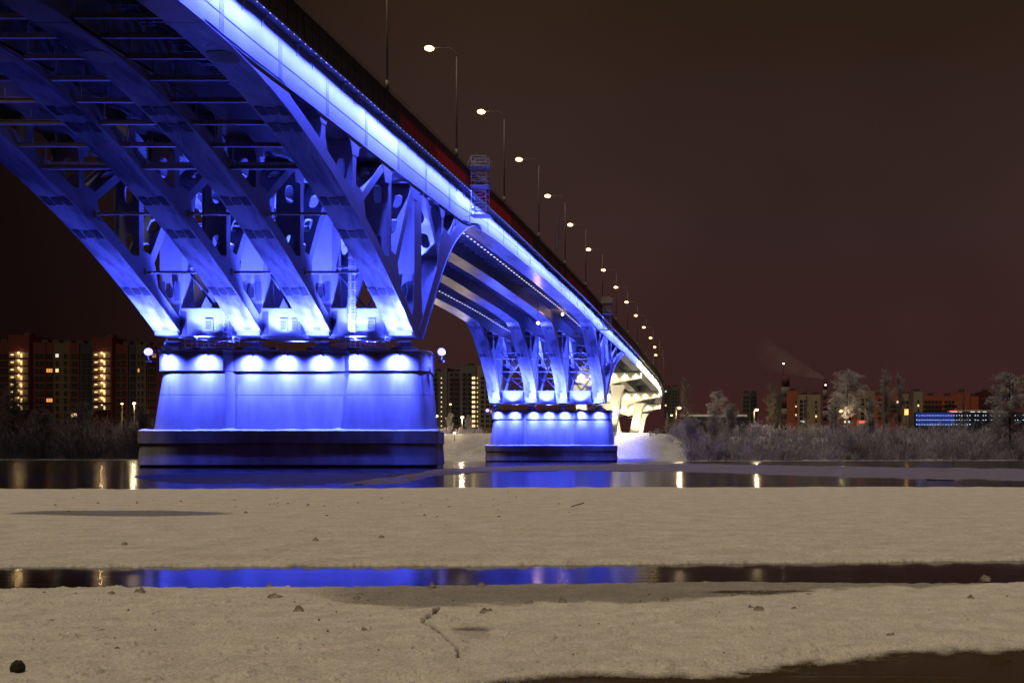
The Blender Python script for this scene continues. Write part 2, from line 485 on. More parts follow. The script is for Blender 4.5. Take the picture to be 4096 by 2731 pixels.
# ---- curved legs
def leg_mesh(pts, t=2.0, flip=False):
    b = MB(); n = len(pts); top = []; nrm = []
    for i, (y, z) in enumerate(pts):
        a = pts[max(0, i - 1)]; c = pts[min(n - 1, i + 1)]
        d = Vector((c[0] - a[0], c[1] - a[1])).normalized(); q = Vector((-d.y, d.x))
        if q.y < 0: q = -q
        nrm.append(q); tt = t[i] if isinstance(t, list) else t
        top.append((y + q.x * tt, z + q.y * tt))
    def sweep(w, o0, o1, mi):
        vs = []
        for i, (y, z) in enumerate(pts):
            q = nrm[i]; tt = (t[i] if isinstance(t, list) else t) if o1 is None else o1
            vs += [(-w, y + q.x * o0, z + q.y * o0), (w, y + q.x * o0, z + q.y * o0), (w, y + q.x * tt, z + q.y * tt), (-w, y + q.x * tt, z + q.y * tt)]
        fs = [(0, 1, 2, 3), tuple((n - 1) * 4 + k for k in range(4))]
        for i in range(n - 1):
            for k in range(4):
                k2 = (k + 1) % 4; fs.append((i * 4 + k, i * 4 + k2, (i + 1) * 4 + k2, (i + 1) * 4 + k))
        b.add(vs, fs, mi)
    sweep(HW, 0.0, None, 0)
    sweep(HW + .10, -.056, -.006, 1)
    me = b.mesh('leg', [M['steel'], M['soffit']]); fix_normals(me)
    return me, nrm
def oval(b, c, hx, hy, n=16, thick=.03, mi=0):
    """flat stadium in xy at c, thickness down"""
    vs = []
    for s in (0, -thick):
        for k in range(n):
            a = 2 * math.pi * k / n; ca, sa = math.cos(a), math.sin(a)
            vs.append((c[0] + hx * math.copysign(abs(ca) ** .6, ca), c[1] + hy * math.copysign(abs(sa) ** .6, sa), c[2] + s))
    b.add(vs, [tuple(range(n)), tuple(range(n, 2 * n))[::-1]] + [(k, (k + 1) % n, (k + 1) % n + n, k + n) for k in range(n)], mi)
# splice on a soffit: two bolt fields and a dark hatch between; local xy = soffit plane, -z outward
b = MB()
for s in (0,):
    b.box((s * .86, 0, -.012), (.72, 1.25, .024))
    for i in range(7):
        for k in range(8):
            b.box((s * .86 - .31 + .62 * i / 6, -.53 + 1.06 * k / 7, -.045), (.05, .10, .045), 0)
sp_me = b.mesh('splice_plate', [M['bolt']])
b = MB(); oval(b, (0, 0, -.004), .40, .50); h_me = b.mesh('hatch', [M['dark']]); fix_normals(h_me)
b = MB(); oval(b, (0, 0, -.004), .38, .26)
h2_me = b.mesh('hatch', [M['bolt']]); fix_normals(h2_me)
def soffit_bits(leg, f, ys, near_y=None, dirn=1):
    for y in ys:
        e = .05; z = f(y); sl = math.atan2(f(y + e) - f(y - e), 2 * e)
        R = Matrix.Rotation(sl, 3, 'X'); nn = R @ Vector((0, 0, -1))
        for me, nm, off, xo in ((sp_me, 'splice_plate', .060, -.86), (sp_me, 'splice_plate', .060, .86), (h_me, 'hatch', .062, 0)):
            o = put(nm, me, leg, Vector((xo, y, z)) + nn * off); o.rotation_euler = (sl, 0, 0)
    if near_y:
        y = near_y; e = .05; z = f(y); sl = math.atan2(f(y + e) - f(y - e), 2 * e)
        R = Matrix.Rotation(sl, 3, 'X'); nn = R @ Vector((0, 0, -1))
        o = put('hatch', h2_me, leg, Vector((0, y, z)) + nn * .062); o.rotation_euler = (sl, 0, 0)
def fine(tab, n=26):
    a = [p[0] for p in tab]; ys = np.linspace(a[0], a[-1], n)
    # Catmull-like smoothing by cubic fit
    c = np.polyfit(a, [p[1] for p in tab], min(5, len(a) - 1))
    return [(float(y), H + float(np.polyval(c, y))) for y in ys]
near1_pts = [(float(y), leg1(float(y))) for y in np.linspace(69.5, 111.9, 38)]
t1 = [1.35 if y > 85 else min(1.35 + .65 * (y < 82), max(.3, gbot(y) - z + .25)) for y, z in near1_pts]
l1_me, _ = leg_mesh(near1_pts, t1)
far1_pts = fine(FAR1); l1f_me, _ = leg_mesh(far1_pts, [max(.3, min(1.5, gbot(y) - z + .3)) if y > 124 else 1.5 for y, z in far1_pts])
near2_pts = fine(NEAR2); l2_me, _ = leg_mesh(near2_pts, [max(.3, min(1.6, gbot(y) - z + .3)) if y < 236 else 1.6 for y, z in near2_pts])
far2_pts = fine(FAR2); l2f_me, _ = leg_mesh(far2_pts, [max(.3, min(1.5, gbot(y) - z + .3)) if y > 268 else 1.5 for y, z in far2_pts])
def ftab(pts): 
    return lambda y: float(np.interp(y, [p[0] for p in pts], [p[1] for p in pts]))
f2 = ftab(near2_pts)
M['olive'] = mat('unlit_facet_tone', (0.22, 0.20, 0.15), 0.8)
b = MB(); oval(b, (0, 0, -.004), 1.05, .85, 20); lens_pl = b.mesh('unlit_facet_plate', [M['olive']]); fix_normals(lens_pl)  # added beige oval that paints an unlit facet of the soffit
for gx in GX:
    L = put('leg', l1_me, BR, (gx, 0, 0)); put('unlit_facet_plate', lens_pl, L, (0, 74.4, leg1(74.4) - .075)).rotation_euler = (-.125, 0, 0); soffit_bits(L, leg1, [81.9, 84.1, 93.9, 98.3, 105.9], 110.9)
    put('leg', l1f_me, BR, (gx, 0, 0))
    L = put('leg', l2_me, BR, (gx, 0, 0)); soffit_bits(L, f2, [229.5, 232.5, 240.3], 248.3)
    put('leg', l2f_me, BR, (gx, 0, 0))

# ---- web plates with oval holes
def holed(b, p0, p1, w, holes, t=.05, side_depth=.42, flare=1.0, flare_len=1.3, sides=True, mi=0):
    """member in the yz plane (p=(y,z)), w wide in x. holes: (s, half length, half width) along the member"""
    p0 = Vector(p0); p1 = Vector(p1); d = p1 - p0; L = d.length; d.normalize(); nv = Vector((-d.y, d.x))
    def pt(u, v, n): q = p0 + d * u + nv * n; return (v, q.x, q.y)
    cuts = []; u = 0
    hs = sorted(holes)
    hw = w / 2
    cells = []
    for (s, hl, hh) in hs:
        a, c = s * L - hl - .25, s * L + hl + .25
        a = max(a, u + .01); c = min(c, L - .01)
        cells.append((u, a, None)); cells.append((a, c, (s * L, hl, hh))); u = c
    cells.append((u, L, None))
    for (a, c, h) in cells:
        if h is None:
            vs = [pt(a, -hw, -t / 2), pt(a, hw, -t / 2), pt(c, hw, -t / 2), pt(c, -hw, -t / 2), pt(a, -hw, t / 2), pt(a, hw, t / 2), pt(c, hw, t / 2), pt(c, -hw, t / 2)]
            b.add(vs, [(0, 1, 2, 3), (4, 7, 6, 5)], mi)
        else:
            uc, hl, hh = h; N = 28; inn = []; out = []
            for k in range(N):
                an = 2 * math.pi * (k + .5) / N; ca, sa = math.cos(an), math.sin(an)
                # stadium / superellipse
                rr = (abs(ca / hl) ** 3.2 + abs(sa / hh) ** 3.2) ** (-1 / 3.2)
                inn.append((uc + ca * rr, sa * rr))
                dirx, diry = ca * hl, sa * hh
                tx = ((c - uc) / dirx) if dirx > 1e-9 else (((a - uc) / dirx) if dirx < -1e-9 else 1e9)
                ty = (hw / abs(diry)) if abs(diry) > 1e-9 else 1e9
                tt = min(tx, ty); out.append((uc + dirx * tt, diry * tt))
            # snap the nearest ring points to the corners so that the cell stays rectangular
            for cu, cv in ((a, -hw), (a, hw), (c, -hw), (c, hw)):
                j = min(range(N), key=lambda q: (out[q][0] - cu) ** 2 + (out[q][1] - cv) ** 2); out[j] = (cu, cv)
            for sgn in (-1, 1):
                vs = [pt(u_, v_, sgn * t / 2) for u_, v_ in inn] + [pt(u_, v_, sgn * t / 2) for u_, v_ in out]
                b.add(vs, [(k, (k + 1) % N, (k + 1) % N + N, k + N) for k in range(N)], mi)
            # rim collar
            ri = [(uc + (u_ - uc) , v_) for u_, v_ in inn]
            vs = [pt(u_, v_, -t / 2 - .10) for u_, v_ in ri] + [pt(u_, v_, t / 2 + .10) for u_, v_ in ri]
            b.add(vs, [(k, (k + 1) % N, (k + 1) % N + N, k + N) for k in range(N)], mi, True)
    if sides:
        for s in (-1, 1):
            x0, x1 = s * hw, s * (hw - .05)
            prof = [(0, -side_depth * flare), (flare_len * .45, -side_depth * (1 + (flare - 1) * .35)), (flare_len, -side_depth), (L - flare_len, -side_depth), (L - flare_len * .45, -side_depth * (1 + (flare - 1) * .35)), (L, -side_depth * flare),
                    (L, side_depth * flare), (L - flare_len * .45, side_depth * (1 + (flare - 1) * .35)), (L - flare_len, side_depth), (flare_len, side_depth), (flare_len * .45, side_depth * (1 + (flare - 1) * .35)), (0, side_depth * flare)]
            n = len(prof)
            vs = [pt(u_, x0, n_) for u_, n_ in prof] + [pt(u_, x1, n_) for u_, n_ in prof]
            b.add(vs, [tuple(range(n)), tuple(range(n, 2 * n))[::-1]] + [(k, (k + 1) % n, (k + 1) % n + n, k + n) for k in range(n)], mi)

def member(name, p0, p1, holes, **kw):
    b = MB(); holed(b, p0, p1, 2 * HW - .05, holes, **kw); return b.mesh(name, [M['steel']])

def truss(yc, legn, legf, gbt, near_posts, far_posts, mir=1):
    """members of the fan over one pier for a single girder line. yc = centre of the pier"""
    out = []
    for yp, dtop in near_posts:
        z0 = legn(yp) + 1.9 * math.sqrt(1 + ((legn(yp + .5) - legn(yp - .5))) ** 2) - .25; z1 = gbt(yp) + .02
        L = z1 - z0; hs = []
        if L > 6.5: hs = [(.27, 1.0, .42), (.74, 1.0, .42)]
        elif L > 3: hs = [(.5, min(1.05, L * .28), .42)]
        out.append(('post', member('post', (yp, z0), (yp, z1), hs, flare=1.9, flare_len=min(1.4, L * .4))))
    return out, None

# first pier: numbers read off the photograph (y, z above eye)
def Zg(y): return gbot(y) + .01
def legtop(f, y, t=1.35): return f(y) + t * math.sqrt(1 + (f(y + .5) - f(y - .5)) ** 2) - .12
T1 = []
for yp in (88.6, 95.4, 104.6):
    z0, z1 = legtop(leg1, yp), Zg(yp); L = z1 - z0
    hs = [(.24, .85, .42), (.72, .95, .42)] if L > 7 else ([(.5, min(.95, L * .28), .42)] if L > 3 else [])
    T1.append(('post', member('post', (yp, z0), (yp, z1), hs, side_depth=.38, flare=2.1, flare_len=min(1.5, L * .42))))
def brace(y0, z0, y1, z1, holes, **kw): return ('diagonal_brace', member('diagonal_brace', (y0, z0), (y1, z1), holes, **kw))
T1.append(brace(96.3, legtop(leg1, 96.3) + .1, 103.3, Zg(103.3) - .1, [(.3, .75, .45), (.68, .75, .45)], side_depth=.40, flare=2.0))
T1.append(brace(105.6, legtop(leg1, 105.6) + .1, 111.6, Zg(111.6) - .1, [(.25, .95, .5), (.52, .95, .5), (.8, .9, .5)], side_depth=.45, flare=2.0))
ff1 = ftab(far1_pts)
def fartop(f, y, t): 
    s = (f(y + .3) - f(y - .3)) / .6; return f(y) + t * math.sqrt(1 + s * s) - .1
zn = fartop(ff1, 121.6, 1.5)
T1.append(('post', member('post', (122.0, zn), (122.0, Zg(122)), [(.5, .8, .42)], side_depth=.36, flare=2.0, flare_len=1.3)))
T1.append(brace(121.0, zn - .6, 115.6, Zg(115.6) - .1, [(.3, .9, .5), (.68, .9, .5)], side_depth=.42, flare=2.0))
zn2 = fartop(ff1, 127.5, 1.5)
T1.append(('post', member('post', (128.0, zn2), (128.0, Zg(128)), [], side_depth=.34, flare=1.8, flare_len=.8)))
T1.append(brace(122.8, zn + .6, 127.4, Zg(127.4) - .1, [], side_depth=.34, flare=1.8, flare_len=1.0))
ff2n = f2; ff2f = ftab(far2_pts)
def legtop2(f, y, t=1.6): return f(y) + t * math.sqrt(1 + ((f(y + .3) - f(y - .3)) / .6) ** 2) - .15
T2 = []
for yp in (243.4, 237.2):
    z0, z1 = legtop2(ff2n, yp), Zg(yp); L = z1 - z0
    if L > 1: T2.append(('post', member('post', (yp, z0), (yp, z1), [(.5, min(.9, L * .3), .42)] if L > 3 else [], side_depth=.36, flare=2.0, flare_len=min(1.3, L * .4))))
T2.append(brace(243.9, legtop2(ff2n, 243.9) + .1, 249.6, Zg(249.6) - .1, [(.3, .9, .5), (.68, .9, .5)], side_depth=.42, flare=2.0))
zn = legtop2(ff2f, 262, 1.5)
T2.append(('post', member('post', (262, zn), (262, Zg(262)), [(.5, .8, .42)], side_depth=.36, flare=2.0, flare_len=1.3)))
T2.append(brace(261, zn - .4, 254.6, Zg(254.6) - .1, [(.3, .9, .5), (.68, .9, .5)], side_depth=.42, flare=2.0))
zn = legtop2(ff2f, 272, 1.5)
T2.append(('post', member('post', (272, zn), (272, Zg(272)), [], side_depth=.36, flare=2.0, flare_len=1.0)))
T2.append(brace(263, zn - 1.2, 271, Zg(271) - .1, [], side_depth=.36, flare=1.8))
# the main column: a box that widens at foot and head
def column_mesh(yc):
    b = MB(); z0 = H + 13.55; zt = Zg(yc)
    prof = [(-2.0, z0), (2.0, z0), (2.2, z0 + 1.6), (1.35, z0 + 3.6), (1.15, z0 + 6), (1.15, zt - 2.6), (1.7, zt), (-1.7, zt), (-1.15, zt - 2.6), (-1.15, z0 + 6), (-1.35, z0 + 3.6), (-2.2, z0 + 1.6)]
    b.prism([(yc + a, z) for a, z in prof], 0, -HW + .03, HW - .03)
    me = b.mesh('column', [M['steel']]); fix_normals(me); return me
def gussets(nodes):
    out = []
    for poly in nodes:
        for s in (-1, 1):
            b = MB(); b.prism(poly, 0, s * (HW + .004), s * (HW - .035)); me = b.mesh('gusset', [M['steel']]); fix_normals(me); out.append(('gusset', me))
    return out
def top_node(y, w0, w1, h):
    w0, w1, h = w0 * .8, w1 * .8, h * .75
    return [(y - w0, Zg(y - w0)), (y - w0 * .45, Zg(y) - h * .35), (y - w0 * .30, Zg(y) - h), (y + w1 * .30, Zg(y) - h * .9), (y + w1 * .45, Zg(y) - h * .35), (y + w1, Zg(y + w1))]
def low_node(f, y, w0, w1, h, t=1.35):
    h = h * .75; a = legtop(f, y - w0, t); c = legtop(f, y + w1, t); z = legtop(f, y, t)
    return [(y - w0, a - .1), (y - .45, z + h * .55), (y - .4, z + h), (y + w1 * .62, z + h * .8), (y + w1 * .8, z + h * .2), (y + w1, c - .1)]
G1 = [top_node(95.6, 3.0, 2.6, 2.2), top_node(104.0, 3.4, 2.8, 2.7), low_node(leg1, 95.4, 1.8, 2.8, 1.9), low_node(leg1, 104.6, 1.8, 3.0, 2.6), top_node(88.6, 2.2, 2.0, 1.1),
      top_node(112.0, 3.0, 4.6, 2.2), top_node(122.0, 2.6, 2.4, 2.0), top_node(127.8, 2.0, 1.8, 1.3), [(119.4, ff1(119.6) + 1.2), (121.0, ff1(121) + 5.2), (122.6, ff1(122) + 5.4), (125.4, ff1(125.4) + 1.4)]]
G2 = [top_node(243.6, 2.6, 2.4, 2.0), top_node(237.4, 2.2, 2.0, 1.3), top_node(250.2, 2.6, 4.4, 2.2), top_node(262.0, 2.6, 2.6, 2.0), top_node(271.6, 2.4, 2.2, 1.7),
      [(240.8, ff2n(241) + 1.2), (243.0, ff2n(243) + 4.6), (244.4, ff2n(244) + 5.4), (246.4, ff2n(246.4) + 1.4)], [(259.0, ff2f(259) + 1.4), (261.0, ff2f(261) + 4.2), (263.4, ff2f(263) + 4.0), (266.4, ff2f(266.4) + 1.4)]]
T1 += gussets(G1); T2 += gussets(G2)
c1 = column_mesh(113.2); c2 = column_mesh(251.2)
b = MB()
for s in (0,):
    b.box((s * .82, 0, 0), (.62, .024, 2.5))
    for i in range(6):
        for k in range(14): b.box((s * .82 - .25 + .1 * i, -.03, -1.15 + 2.3 * k / 13), (.045, .045, .08))
cp_me = b.mesh('splice_plate', [M['bolt']])
b = MB()
vs = []
N = 20
for t_ in (0, -.03):
    for k in range(N):
        a = 2 * math.pi * k / N; ca, sa = math.cos(a), math.sin(a)
        vs.append((.33 * math.copysign(abs(ca) ** .7, ca), t_, .62 * math.copysign(abs(sa) ** .7, sa)))
b.add(vs, [tuple(range(N)), tuple(range(N, 2 * N))[::-1]] + [(k, (k + 1) % N, (k + 1) % N + N, k + N) for k in range(N)])
ch_me = b.mesh('hatch', [M['dark']]); fix_normals(ch_me)
for gx in GX:
    for nm, me in T1: put(nm, me, BR, (gx, 0, 0))
    for nm, me in T2: put(nm, me, BR, (gx, 0, 0))
    for cm, yc in ((c1, 113.2), (c2, 251.2)):
        c = put('column', cm, BR, (gx, 0, 0))
        for xo in (-.82, .82): put('splice_plate', cp_me, c, (xo, yc - 1.36, H + 18.4)).rotation_euler = (0.06, 0, 0)
        put('hatch', ch_me, c, (0, yc - 1.32, H + 18.4))
# tie rods between the legs
for g in range(3):
    x0, x1 = GX[g] + HW, GX[g + 1] - HW
    b = MB(); b.tube([(0, 0, 0), (x1 - x0, 0, 0)], .15, 10); b.box((.12, 0, 0), (.2, .55, .6)); b.box((x1 - x0 - .12, 0, 0), (.2, .55, .6))
    me = b.mesh('tie_rod', [M['galv']])
    for (y, z) in ((105.3, leg1(105.3) + 1.5), (97.4, leg1(97.4) + 1.3), (90.6, leg1(90.6) + 1.1), (243.0, ff2n(243.0) + 1.5), (236.4, ff2n(236.4) + 1.2)):
        put('tie_rod', me, BR, (x0, y, z))
# end box beams with windows over each pier
M['shutter'] = mat('window_shutter', (0.03, 0.03, 0.045), 0.6)
for yc, yo in ((113.2, 0), (251.2, 138)):
    for g in range(3):
        x0, x1 = GX[g] + HW - .02, GX[g + 1] - HW + .02
        b = MB(); b.box2((x0, yc - 1.55, H + 13.35), (x1, yc + 1.5, H + 16.6))
        b.box2((x0 - .05, yc - 1.8, H + 13.28), (x1 + .05, yc + 1.8, H + 13.347)); 
        o = b.build('end_beam', [M['steel']], BR)
        for s in (0, 1):
            if s == 0 and False: continue
            bb = MB(); xs = x0 + .42 if s == 0 else x1 - .42
            bb.box((xs, yc - 1.565, H + 14.95), (.62, .03, 2.6))
            for i in range(5):
                for k in range(16): bb.box((xs - .24 + .12 * i, yc - 1.60, H + 13.8 + 2.3 * k / 15), (.05, .05, .08))
            bb.build('splice_plate', [M['bolt']], o, fixn=False)
        if yo == 0:
            wx = {0: [XofP(836, 111.6)], 1: [XofP(1135, 111.6), XofP(1181, 111.6)], 2: [XofP(1485, 111.6)]}[g]
            for x in wx:
                w = MB(); w.box((x, yc - 1.60, H + 14.75), (.72, .10, 1.10), 0)
                for (cx_, cz_, dx_, dz_) in ((0, .6, .92, .10), (0, -.6, .92, .10), (-.41, 0, .10, 1.1), (.41, 0, .10, 1.1)): w.box((x + cx_, yc - 1.62, H + 14.75 + cz_), (dx_, .14, dz_), 1)
                for q in range(6): w.box((x, yc - 1.66, H + 14.32 + .17 * q), (.7, .03, .05), 1)
                w.build('window', [M['shutter'], M['steel']], o, fixn=False)
        # bracing pipes above
        bb = MB(); xm = (x0 + x1) / 2; zt = H + 21.2; yb = yc
        for (pa, pb, r) in (((x0, yb, zt), (xm, yb, H + 16.7), .16), ((x1, yb, zt), (xm, yb, H + 16.7), .16), ((x0, yb, zt + .25), (x1, yb, zt + .25), .14),
                            ((x0, yb, zt + 5.0), (xm, yb, zt + .6), .14), ((x1, yb, zt + 5.0), (xm, yb, zt + .6), .14), ((x0, yb, zt + 5.0), (x1, yb, zt + 5.0), .14)):
            bb.tube([pa, pb], r, 8)
        bb.build('bracing', [M['steel']], BR)
        if True:
            bb = MB()
            for zz in (20.5, 23.5, 26.5, 29.0):
                bb.tube([(x0, yb + 9, H + zz), (x1, yb + 9, H + zz)], .13, 6); bb.tube([(x0, yb + 9, H + zz), (xm, yb + 9, H + zz - 2.6)], .12, 6); bb.tube([(x1, yb + 9, H + zz), (xm, yb + 9, H + zz - 2.6)], .12, 6)
            bb.build('bracing', [M['steel']], BR)

# ================================================================== piers
def plan(xl, xr, s1a, s1b, s2a, s2b, yf, yb, rc=1.6, rec=.75):
    pts = []
    def arc(cx, cy, a0, a1, r, n=7):
        for k in range(n + 1):
            a = math.radians(a0 + (a1 - a0) * k / n); pts.append((cx + r * math.cos(a), cy + r * math.sin(a)))
    arc(xl + rc, yf + rc, 180, 270, rc)
    pts.append((s1a, yf)); pts.append((s1b, yf + rec)); pts.append((s2a, yf + rec)); pts.append((s2b, yf))
    arc(xr - rc, yf + rc, 270, 360, rc)
    arc(xr - rc, yb - rc, 0, 90, rc)
    arc(xl + rc, yb - rc, 90, 180, rc)
    return [(x - .246 * (y - yf), y) for x, y in pts]
def loft(b, pa, za, pb, zb, mi=0):
    n = len(pa)
    vs = [(x, y, za) for x, y in pa] + [(x, y, zb) for x, y in pb]
    b.add(vs, [(k, (k + 1) % n, (k + 1) % n + n, k + n) for k in range(n)], mi, False)
    b.add(vs, [tuple(range(n))[::-1], tuple(range(n, 2 * n))], mi)
PX0 = -52.0
def rx(v): return v - PX0
yf, yb_ = -4.0, 4.2
top_plan = plan(rx(-65.45), rx(-36.05), rx(-58.25), rx(-57.35), rx(-45.25), rx(-44.65), yf + .25, yb_ - .2)
bot_plan = plan(rx(-66.3), rx(-35.4), rx(-58.0), rx(-57.25), rx(-45.9), rx(-45.5), yf - .05, yb_ + .2)
cap_plan = plan(rx(-65.75), rx(-35.8), rx(-58.35), rx(-57.45), rx(-45.2), rx(-44.6), yf, yb_)
b = MB()
def mixplan(t, ins=0.0): return [(a[0] + (c[0] - a[0]) * t + (ins if a[0] < rx(-52) else -ins), a[1] + (c[1] - a[1]) * t + (ins if a[1] < 0 else -ins)) for a, c in zip(bot_plan, top_plan)]
zj = [2.98, 6.78, 9.43]
for i_, (za, zb) in enumerate(((2.98, 6.78), (6.83, 9.43))):
    loft(b, mixplan((za - 2.98) / 6.45), H + za, mixplan((zb - 2.98) / 6.45), H + zb)
loft(b, mixplan(.588, .03), H + 6.781, mixplan(.597, .03), H + 6.829)
body_me = b.mesh('pier_body', [M['concrete']]); fix_normals(body_me)
b = MB(); loft(b, cap_plan, H + 9.44, cap_plan, H + 11.55)
lip = plan(rx(-65.85), rx(-35.7), rx(-58.4), rx(-57.5), rx(-45.15), rx(-44.55), yf - .1, yb_ + .1)
loft(b, lip, H + 11.553, lip, H + 11.68, 1)
cap_me = b.mesh('pier_cap', [M['concrete'], M['snow']]); fix_normals(cap_me)
def rplan(xl, xr, yf, yb, r=.5): 
    pts = []
    for cx, cy, a0 in ((xl + r, yf + r, 180), (xr - r, yf + r, 270), (xr - r, yb - r, 0), (xl + r, yb - r, 90)):
        for k in range(4):
            a = math.radians(a0 + 30 * k); pts.append((cx + r * math.cos(a), cy + r * math.sin(a)))
    return [(x - .246 * (y - yf), y) for x, y in pts]
b = MB()
ru = rplan(rx(-67.25), rx(-34.6), yf - .9, yb_ + 1.0); rl = rplan(rx(-67.10), rx(-34.75), yf - .75, yb_ + .85); rl2 = rplan(rx(-67.25), rx(-34.55), yf - .95, yb_ + 1.1)
loft(b, ru, H + 1.5, ru, H + 2.86); loft(b, rl2, H - .82, rl, H + 1.497); loft(b, rl, -1.5, rl, H - .823, 1)
base_me = b.mesh('pier_base', [M['base'], M['waterline']]); fix_normals(base_me)
# snow lying on the ledge
b = MB()
nx = 150
x0, x1 = rx(-67.2), rx(-34.65)
for (ya, yb2) in ((yf - .86, yf + 1.9),):
    rows = 7; vs = []
    for j in range(rows):
        for i in range(nx + 1):
            x = x0 + (x1 - x0) * i / nx; t = j / (rows - 1)
            h = .04 + .16 * math.sin(min(1, t * 1.6) * math.pi / 2) * (0.6 + .8 * float(vnoise(np.array(x * .8), np.array(j * .7), 3)))
            for q in (rx(-57.6), rx(-45.5)): h += .35 * math.exp(-((x - q) / .7) ** 2) * t
            if j == 0 or i == 0 or i == nx: h = 0.0
            yy = ya + .06 * float(vnoise(np.array(x * 2.0), np.array(1.0), 8)) * (j == 0) + (yb2 - ya) * t
            vs.append((x - .246 * (yy - ya), yy, H + 2.865 + h))
    b.add(vs, [(j * (nx + 1) + i, j * (nx + 1) + i + 1, (j + 1) * (nx + 1) + i + 1, (j + 1) * (nx + 1) + i) for j in range(rows - 1) for i in range(nx)], 0, True)
ledge_me = b.mesh('snow_ledge', [M['snow']])
b = MB(); b.box((0, 0, .36), (1.95, 2.4, .72)); ped = b.mesh('pedestal', [M['concrete']])
b = MB(); b.box((0, 0, .08), (1.5, 1.5, .16)); b.tube([(0, 0, .16), (0, 0, .5)], .6, 18); b.box((0, 0, .55), (1.7, 1.6, .12))
for k in range(7): b.box((-.7 + .233 * k, -.82, .52), (.07, .07, .12))
bear = b.mesh('bearing', [M['steel']])
def flood_mesh():
    b = MB()
    b.bar((0, .65, .35), (0, -.25, .35), .07); b.box((0, .05, .42), (.75, .35, .05)); b.bar((0, -.25, .38), (0, -.32, -.15), .07)
    for s in (-1, 1): b.bar((s * .2, -.3, .1), (s * .2, -.28, -.32), .04)
    b.box((0, -.28, -.22), (.36, .22, .30), 0)
    return b
hb = flood_mesh().mesh('housing', [M['lampmetal']])
b = MB(); b.box((0, 0, 0), (.30, .16, .02)); lens_me = b.mesh('lens', [M['e_blue']])
FX = [XofP(px, 109) for px in (669, 829, 994, 1132, 1276, 1426, 1593)]
def pier(yc, tagl, n):
    t = thing('bridge_pier', tagl, 'pier', (PX0, yc, 0), 'bridge piers standing in the river')
    put('body', body_me, t); put('cap', cap_me, t); put('base', base_me, t); put('snow_ledge', ledge_me, t)
    for gx in GX:
        put('pedestal', ped, t, (rx(gx + .0), 0.0, H + 11.68)); put('bearing', bear, t, (rx(gx), 0, H + 12.40))
    # cable along the cap edge
    b = MB()
    for (zz, rr) in ((11.33, .025), (11.22, .018)):
        pts = []
        for i in range(60):
            x = rx(-65.2) + (rx(-36.4) - rx(-65.2)) * i / 59; inn = rx(-57.5) < x < rx(-45.2)
            pts.append((x, yf - .06 + (.75 if inn else 0), H + zz - .05 * abs(math.sin(i * .7 + zz * 9))))
        b.tube(pts, rr, 5)
    b.build('cable', [M['lampmetal']], t, fixn=False)
    return t
pier1 = pier(113, 'near river pier, large blue-lit concrete body on a dark grey base beside open water', 1)
pier2 = pier(251, 'far river pier, smaller in view, lit blue in front of the snowy bank', 2)
POS = ['leftmost', 'second from the left', 'third from the left', 'middle', 'third from the right', 'second from the right', 'rightmost']
# floodlights along the cap edge
for (yc, nm, sc) in ((113, 'near', 1.0), (251, 'far', 1.0)):
    for i, x in enumerate(FX):
        inn = -57.5 < x < -45.2
        o = thing('floodlight', f'small dark floodlight, {POS[i]} on the cap edge of the {nm} pier', 'floodlight', (x, yc + yf + (.75 if inn else 0), H + 11.45), 'floodlights along the pier cap edges')
        put('housing', hb, o); put('lens', lens_me, o, (0, -.22, -.385))
        spot('lamp_beam', (0, -1.05, -.45), (0, .1, -1.85), 11500 * sc, BLUE, 135, 1.0, .12, o)
        spot('lamp_beam', (0, -1.25, -.45), (0, .2, -4.3), 7500 * sc, BLUE, 60, 1.0, .2, o)
# side floods on brackets
b = MB(); b.bar((0, 0, 0), (1.25, 0, -.1), .08); b.bar((1.25, 0, -.6), (1.25, 0, .1), .09); b.box((1.25, 0, -.75), (.5, .4, .2)); b.bar((0, 0, .0), (-.9, 0, 1.9), .02)
sb_me = b.mesh('arm', [M['lampmetal']])
b = MB(); b.ball((0, 0, 0), .42, 14, 10); gl_me = b.mesh('lens', [M['e_blue']])
for (yc, nm) in ((113, 'near'), (251, 'far')):
    for s, wd in ((-1, 'left'), (1, 'right')):
        xe = -65.95 if s < 0 else -36.15
        o = thing('side_floodlight', f'bright violet-white floodlight on an arm off the {wd} end of the {nm} pier', 'floodlight', (xe, yc + yf + 1.2, H + 11.3), 'floodlights on arms at the pier ends')
        a = put('arm', sb_me, o)
        if s < 0: a.rotation_euler = (0, 0, math.pi)
        put('lens', gl_me, o, (s * 1.25, 0, .3))
        spot('lamp_beam', (s * 2.0, 0, .2), (s * .0, 1.0, -3.5), 6000, BLUE, 150, 1, .3, o)
